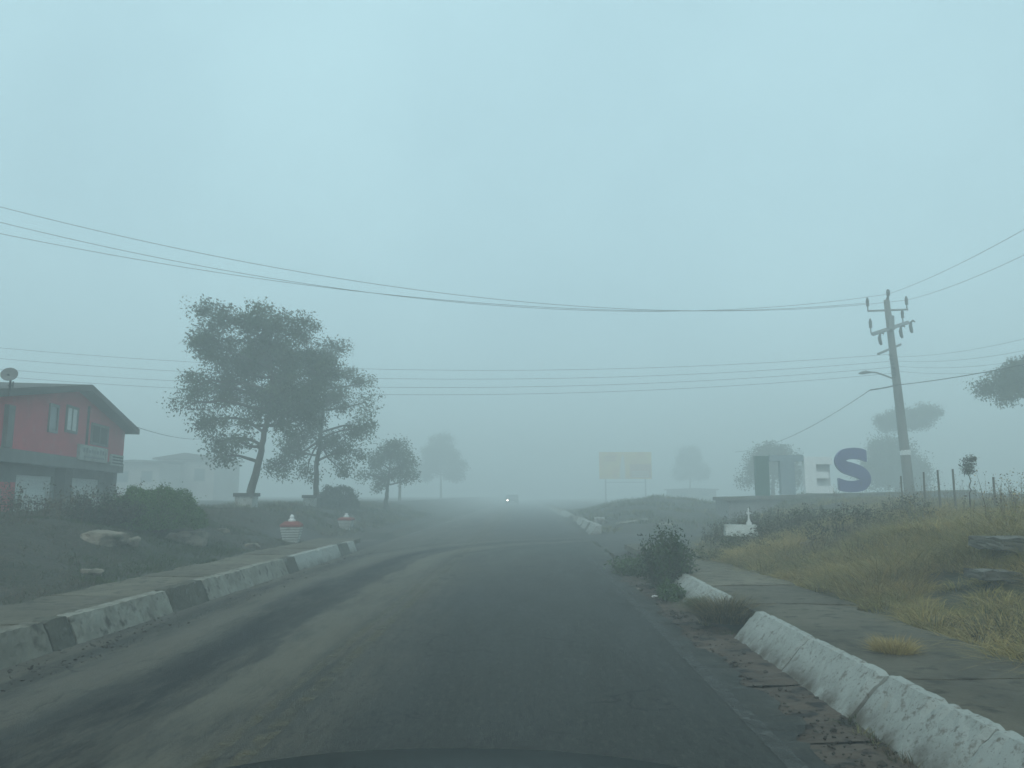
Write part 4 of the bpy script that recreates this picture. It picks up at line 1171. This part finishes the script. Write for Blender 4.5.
for k in range(5): q = P(891 + k * .9, 357 + k * 4.3, -.25); m.tube([q + Vector((0, 0, -.09)), q + Vector((0, 0, -.03)), q + Vector((0, 0, .03)), q + Vector((0, 0, .09))], [.09, .055, .055, .09], 8)
m.build('insulator_rack', M['dark'], t)
m = MB(); m.tube([P(894, 379), P(885, 375.5, -.4), P(876, 372.5, -.8), P(869, 372, -1.0)], .035, 7); arm = m.build('lamp_arm', M['metal'], t)
m = MB(); m.tube([P(871, 372.3, -1.0), P(866, 372, -1.1), P(862, 373, -1.2), P(859, 373.4, -1.25)], [.04, .075, .07, .03], 8); m.build('lamp_head', M['metal'], arm)
m = MB(); m.tube([P(905.8, 455), P(905.2, 450)], [.225, .222], 12); m.build('band', M['white_clean'], t)

# ------------------------------------------------------------------ overhead lines
def wire(name, p0, p1, sag, r, label, group=None, n=44):
    p0 = Vector(p0); p1 = Vector(p1); pts = []
    for i in range(n + 1):
        u = i / n; q = p0.lerp(p1, u); q.z -= sag * 4 * u * (1 - u); pts.append(q)
    o = MB().tube(pts, r, 5).build(name, M['wire'], None, True)
    return tag(o, label, 'power line', group)
def P0(px, py, dy=0): return at(px, py, PD + dy)
GA = 'high power lines crossing the road'
wire('power_line', at(-60, 191, 22), P0(907, 300, 0), 1.75, .0085, 'topmost cable crossing the whole sky from upper left to the pole', GA)
wire('power_line', at(-60, 207, 22.6), P0(888.5, 294, 0), 1.85, .0085, 'middle cable of the high trio crossing the sky to the pole', GA)
wire('power_line', at(-60, 221, 23.2), P0(868, 303, 0), 1.35, .0085, 'lowest cable of the high trio crossing the sky to the pole', GA)
GB = 'lower power lines crossing the road'
for i, (yl, yr, sg, lb_) in enumerate(((342, 354, .95, 'topmost of the lower cables passing behind the large trees'), (353, 361, .95, 'second of the lower cables passing behind the large trees'), (364, 367, .95, 'third of the lower cables passing behind the large trees'), (371, 373, .98, 'lowest of the cables passing behind the large trees'))):
    wire('power_line', at(-60, yl, 31), P0(892 + i, yr, -.2), sg, .0065, lb_, GB)
GC = 'power lines running from the pole toward the camera'
wire('power_line', P0(888.5, 294), at(1120, 172, 17), .25, .0075, 'upper cable running from the pole top to the upper right corner', GC)
wire('power_line', P0(907, 300), at(1120, 205, 17), .25, .007, 'second cable below it running to the right edge from the pole top', GC)
GD = 'thin service lines right of the pole'
for i, (ya, yb, sg) in enumerate(((357, 310, .35), (361, 325, .4), (366, 338, .4), (371, 352, .35))):
    wire('power_line', P0(894 + i, ya, -.2), at(1120, yb, 24), sg, .005, ['topmost faint thin line right of the pole', 'second faint thin line right of the pole', 'third faint thin line right of the pole', 'lowest faint thin line right of the pole'][i], GD)
wire('power_line', P0(897, 385, -.2), at(1130, 340, 22), .15, .016, 'thick dark cable running from the pole to the right edge')
wire('power_line', P0(870, 390, .3), P0(897, 385, -.2), .02, .03, 'short thick splice cable just left of the pole')
wire('power_line', P0(870, 390, .3), at(735, 452, 62), .6, .016, 'cable dropping from the pole down to the left into the fog')
wire('power_line', at(128, 424, 27), at(210, 438, 50), .25, .012, 'short cable leaving the eave of the red house')

# faint pole left of the road
p = at(400, 480, 58); g = tz(p.x, 58)
t = empty('utility_pole', (p.x, 58, g), 'very faint slim pole in the fog left of the road', 'utility pole')
MB().tube([(0, 0, -.4), (0, 0, at(400, 466, 58).z - g)], [.12, .09], 8).build('pole', M['polec'], t)
MB().box(-.5, .5, -.05, .05, at(400, 470, 58).z - g, at(400, 470, 58).z - g + .1).build('crossarm', M['wood'], t)

# ------------------------------------------------------------------ oncoming vehicle with a lit headlight
M['lamp'] = bpy.data.materials.new('headlight_lit'); M['lamp'].use_nodes = True
b_ = M['lamp'].node_tree.nodes['Principled BSDF']; b_.inputs['Base Color'].default_value = (.9, .9, .85, 1)
b_.inputs['Emission Color'].default_value = (1, .85, .74, 1); b_.inputs['Emission Strength'].default_value = 26
M['carpaint'] = mat('carpaint', (.03, .038, .038), (.025, .03, .03), 1, .3, spec=.5)
M['tyre'] = mat('tyre', (.02, .02, .02), (.03, .03, .03), 5, .9)
def car(loc, label):
    t = empty('car', loc, label, 'car')
    prof = [(0, .32), (-.02, .62), (.08, .86), (1.1, .98), (1.75, 1.42), (3.3, 1.46), (4.05, 1.0), (4.3, .92), (4.35, .4), (4.3, .3)]
    m = MB(); m.prism(prof, 'x', -.86, .86)
    bmesh.ops.bevel(m.bm, geom=m.bm.edges[:], offset=.07, segments=3, affect='EDGES'); m.build('body', M['carpaint'], t, True)
    m = MB(); a0 = [(-.66, 1.16, 1.05), (.66, 1.16, 1.05), (.58, 1.71, 1.41), (-.58, 1.71, 1.41)]
    m.bm.faces.new([m.bm.verts.new((x, y - .03, z + .01)) for x, y, z in a0]); bmesh.ops.solidify(m.bm, geom=m.bm.faces[:], thickness=.01); m.build('windscreen', M['glass'], t)
    for s in (-1, 1):
        for y in (.85, 3.45):
            o = MB().tube([(s * .72, y, .32), (s * .88, y, .32)], .32, 18).build('wheel', M['tyre'], t)
            MB().tube([(s * .87, y, .32), (s * .895, y, .32)], .19, 14).build('rim', M['metal'], o)
        o = MB().tube([(s * .62, -.04, .68), (s * .62, -.015, .68), (s * .62, .03, .68)], [.09, .10, .08], 14).build('headlight', M['lamp'] if s < 0 else M['glass'], t)
    MB().box(-.4, .4, -.05, -.02, .55, .72, .01).build('grille', M['dark'], t)
    MB().box(-.25, .25, -.055, -.03, .42, .52).build('number_plate', M['white_clean'], t)
    return t
car((-2.1, 108, .006), 'distant oncoming car with one headlight glowing in the fog')

# ------------------------------------------------------------------ bonnet of the car the road is seen from
# (the camera sits where the driver does; only the front shell is in view)
t = empty('own_car', (-.14, 1.0, 0), 'dark bonnet of the car at the bottom edge of the view', 'car')
def shell(u, v):   # u across -1..1, v along 0..1
    x = u * .86; y = -.35 + v * 1.35
    z = 1.0 - .15 * abs(u) ** 2.4 - .30 * max(0, v - .15) ** 1.9 - .0 * v
    return x, y, z
BZ = .0
m = MB(); nu, nv = 24, 16; grid = [[m.bm.verts.new(shell(-1 + 2 * i / nu, j / nv)) for i in range(nu + 1)] for j in range(nv + 1)]
for j in range(nv):
    for i in range(nu): m.bm.faces.new((grid[j][i], grid[j][i + 1], grid[j + 1][i + 1], grid[j + 1][i]))
bmesh.ops.solidify(m.bm, geom=m.bm.faces[:], thickness=.02); bonnet = m.build('bonnet', M['carpaint'], t, True); bonnet.location.z = -.003
m = MB(); m.prism([(-.35, .3), (-.35, .78), (.4, .76), (1.0, .56), (1.08, .45), (1.04, .25), (.75, .25), (.7, .5), (.5, .62), (.3, .5), (.22, .25)], 'x', -.85, .85); m.build('body', M['carpaint'], t)
for s in (-1, 1):
    o = MB().tube([(s * .68, .48, .31), (s * .87, .48, .31)], .31, 24).build('wheel', M['tyre'], t)
    MB().tube([(s * .86, .48, .31), (s * .885, .48, .31)], .19, 16).build('rim', M['metal'], o)
    MB().box(s * .62 - .14, s * .62 + .14, .99, 1.07, .47, .56, .02).build('headlight', M['glass'], t)

# ------------------------------------------------------------------ fog
hz = bpy.data.materials.new('fog'); hz.use_nodes = True
nt = hz.node_tree; nt.nodes.remove(nt.nodes['Principled BSDF'])
pv = nt.nodes.new('ShaderNodeVolumePrincipled')
pv.inputs['Color'].default_value = (.93, .99, .99, 1)
pv.inputs['Density'].default_value = .0195
nt.links.new(pv.outputs['Volume'], nt.nodes['Material Output'].inputs['Volume'])
o = MB().box(-195, 195, -30, 245, -1.4, 14.5).build('haze', hz)
tag(o, 'even pale blue fog filling the air over the road', 'fog', kind='stuff')
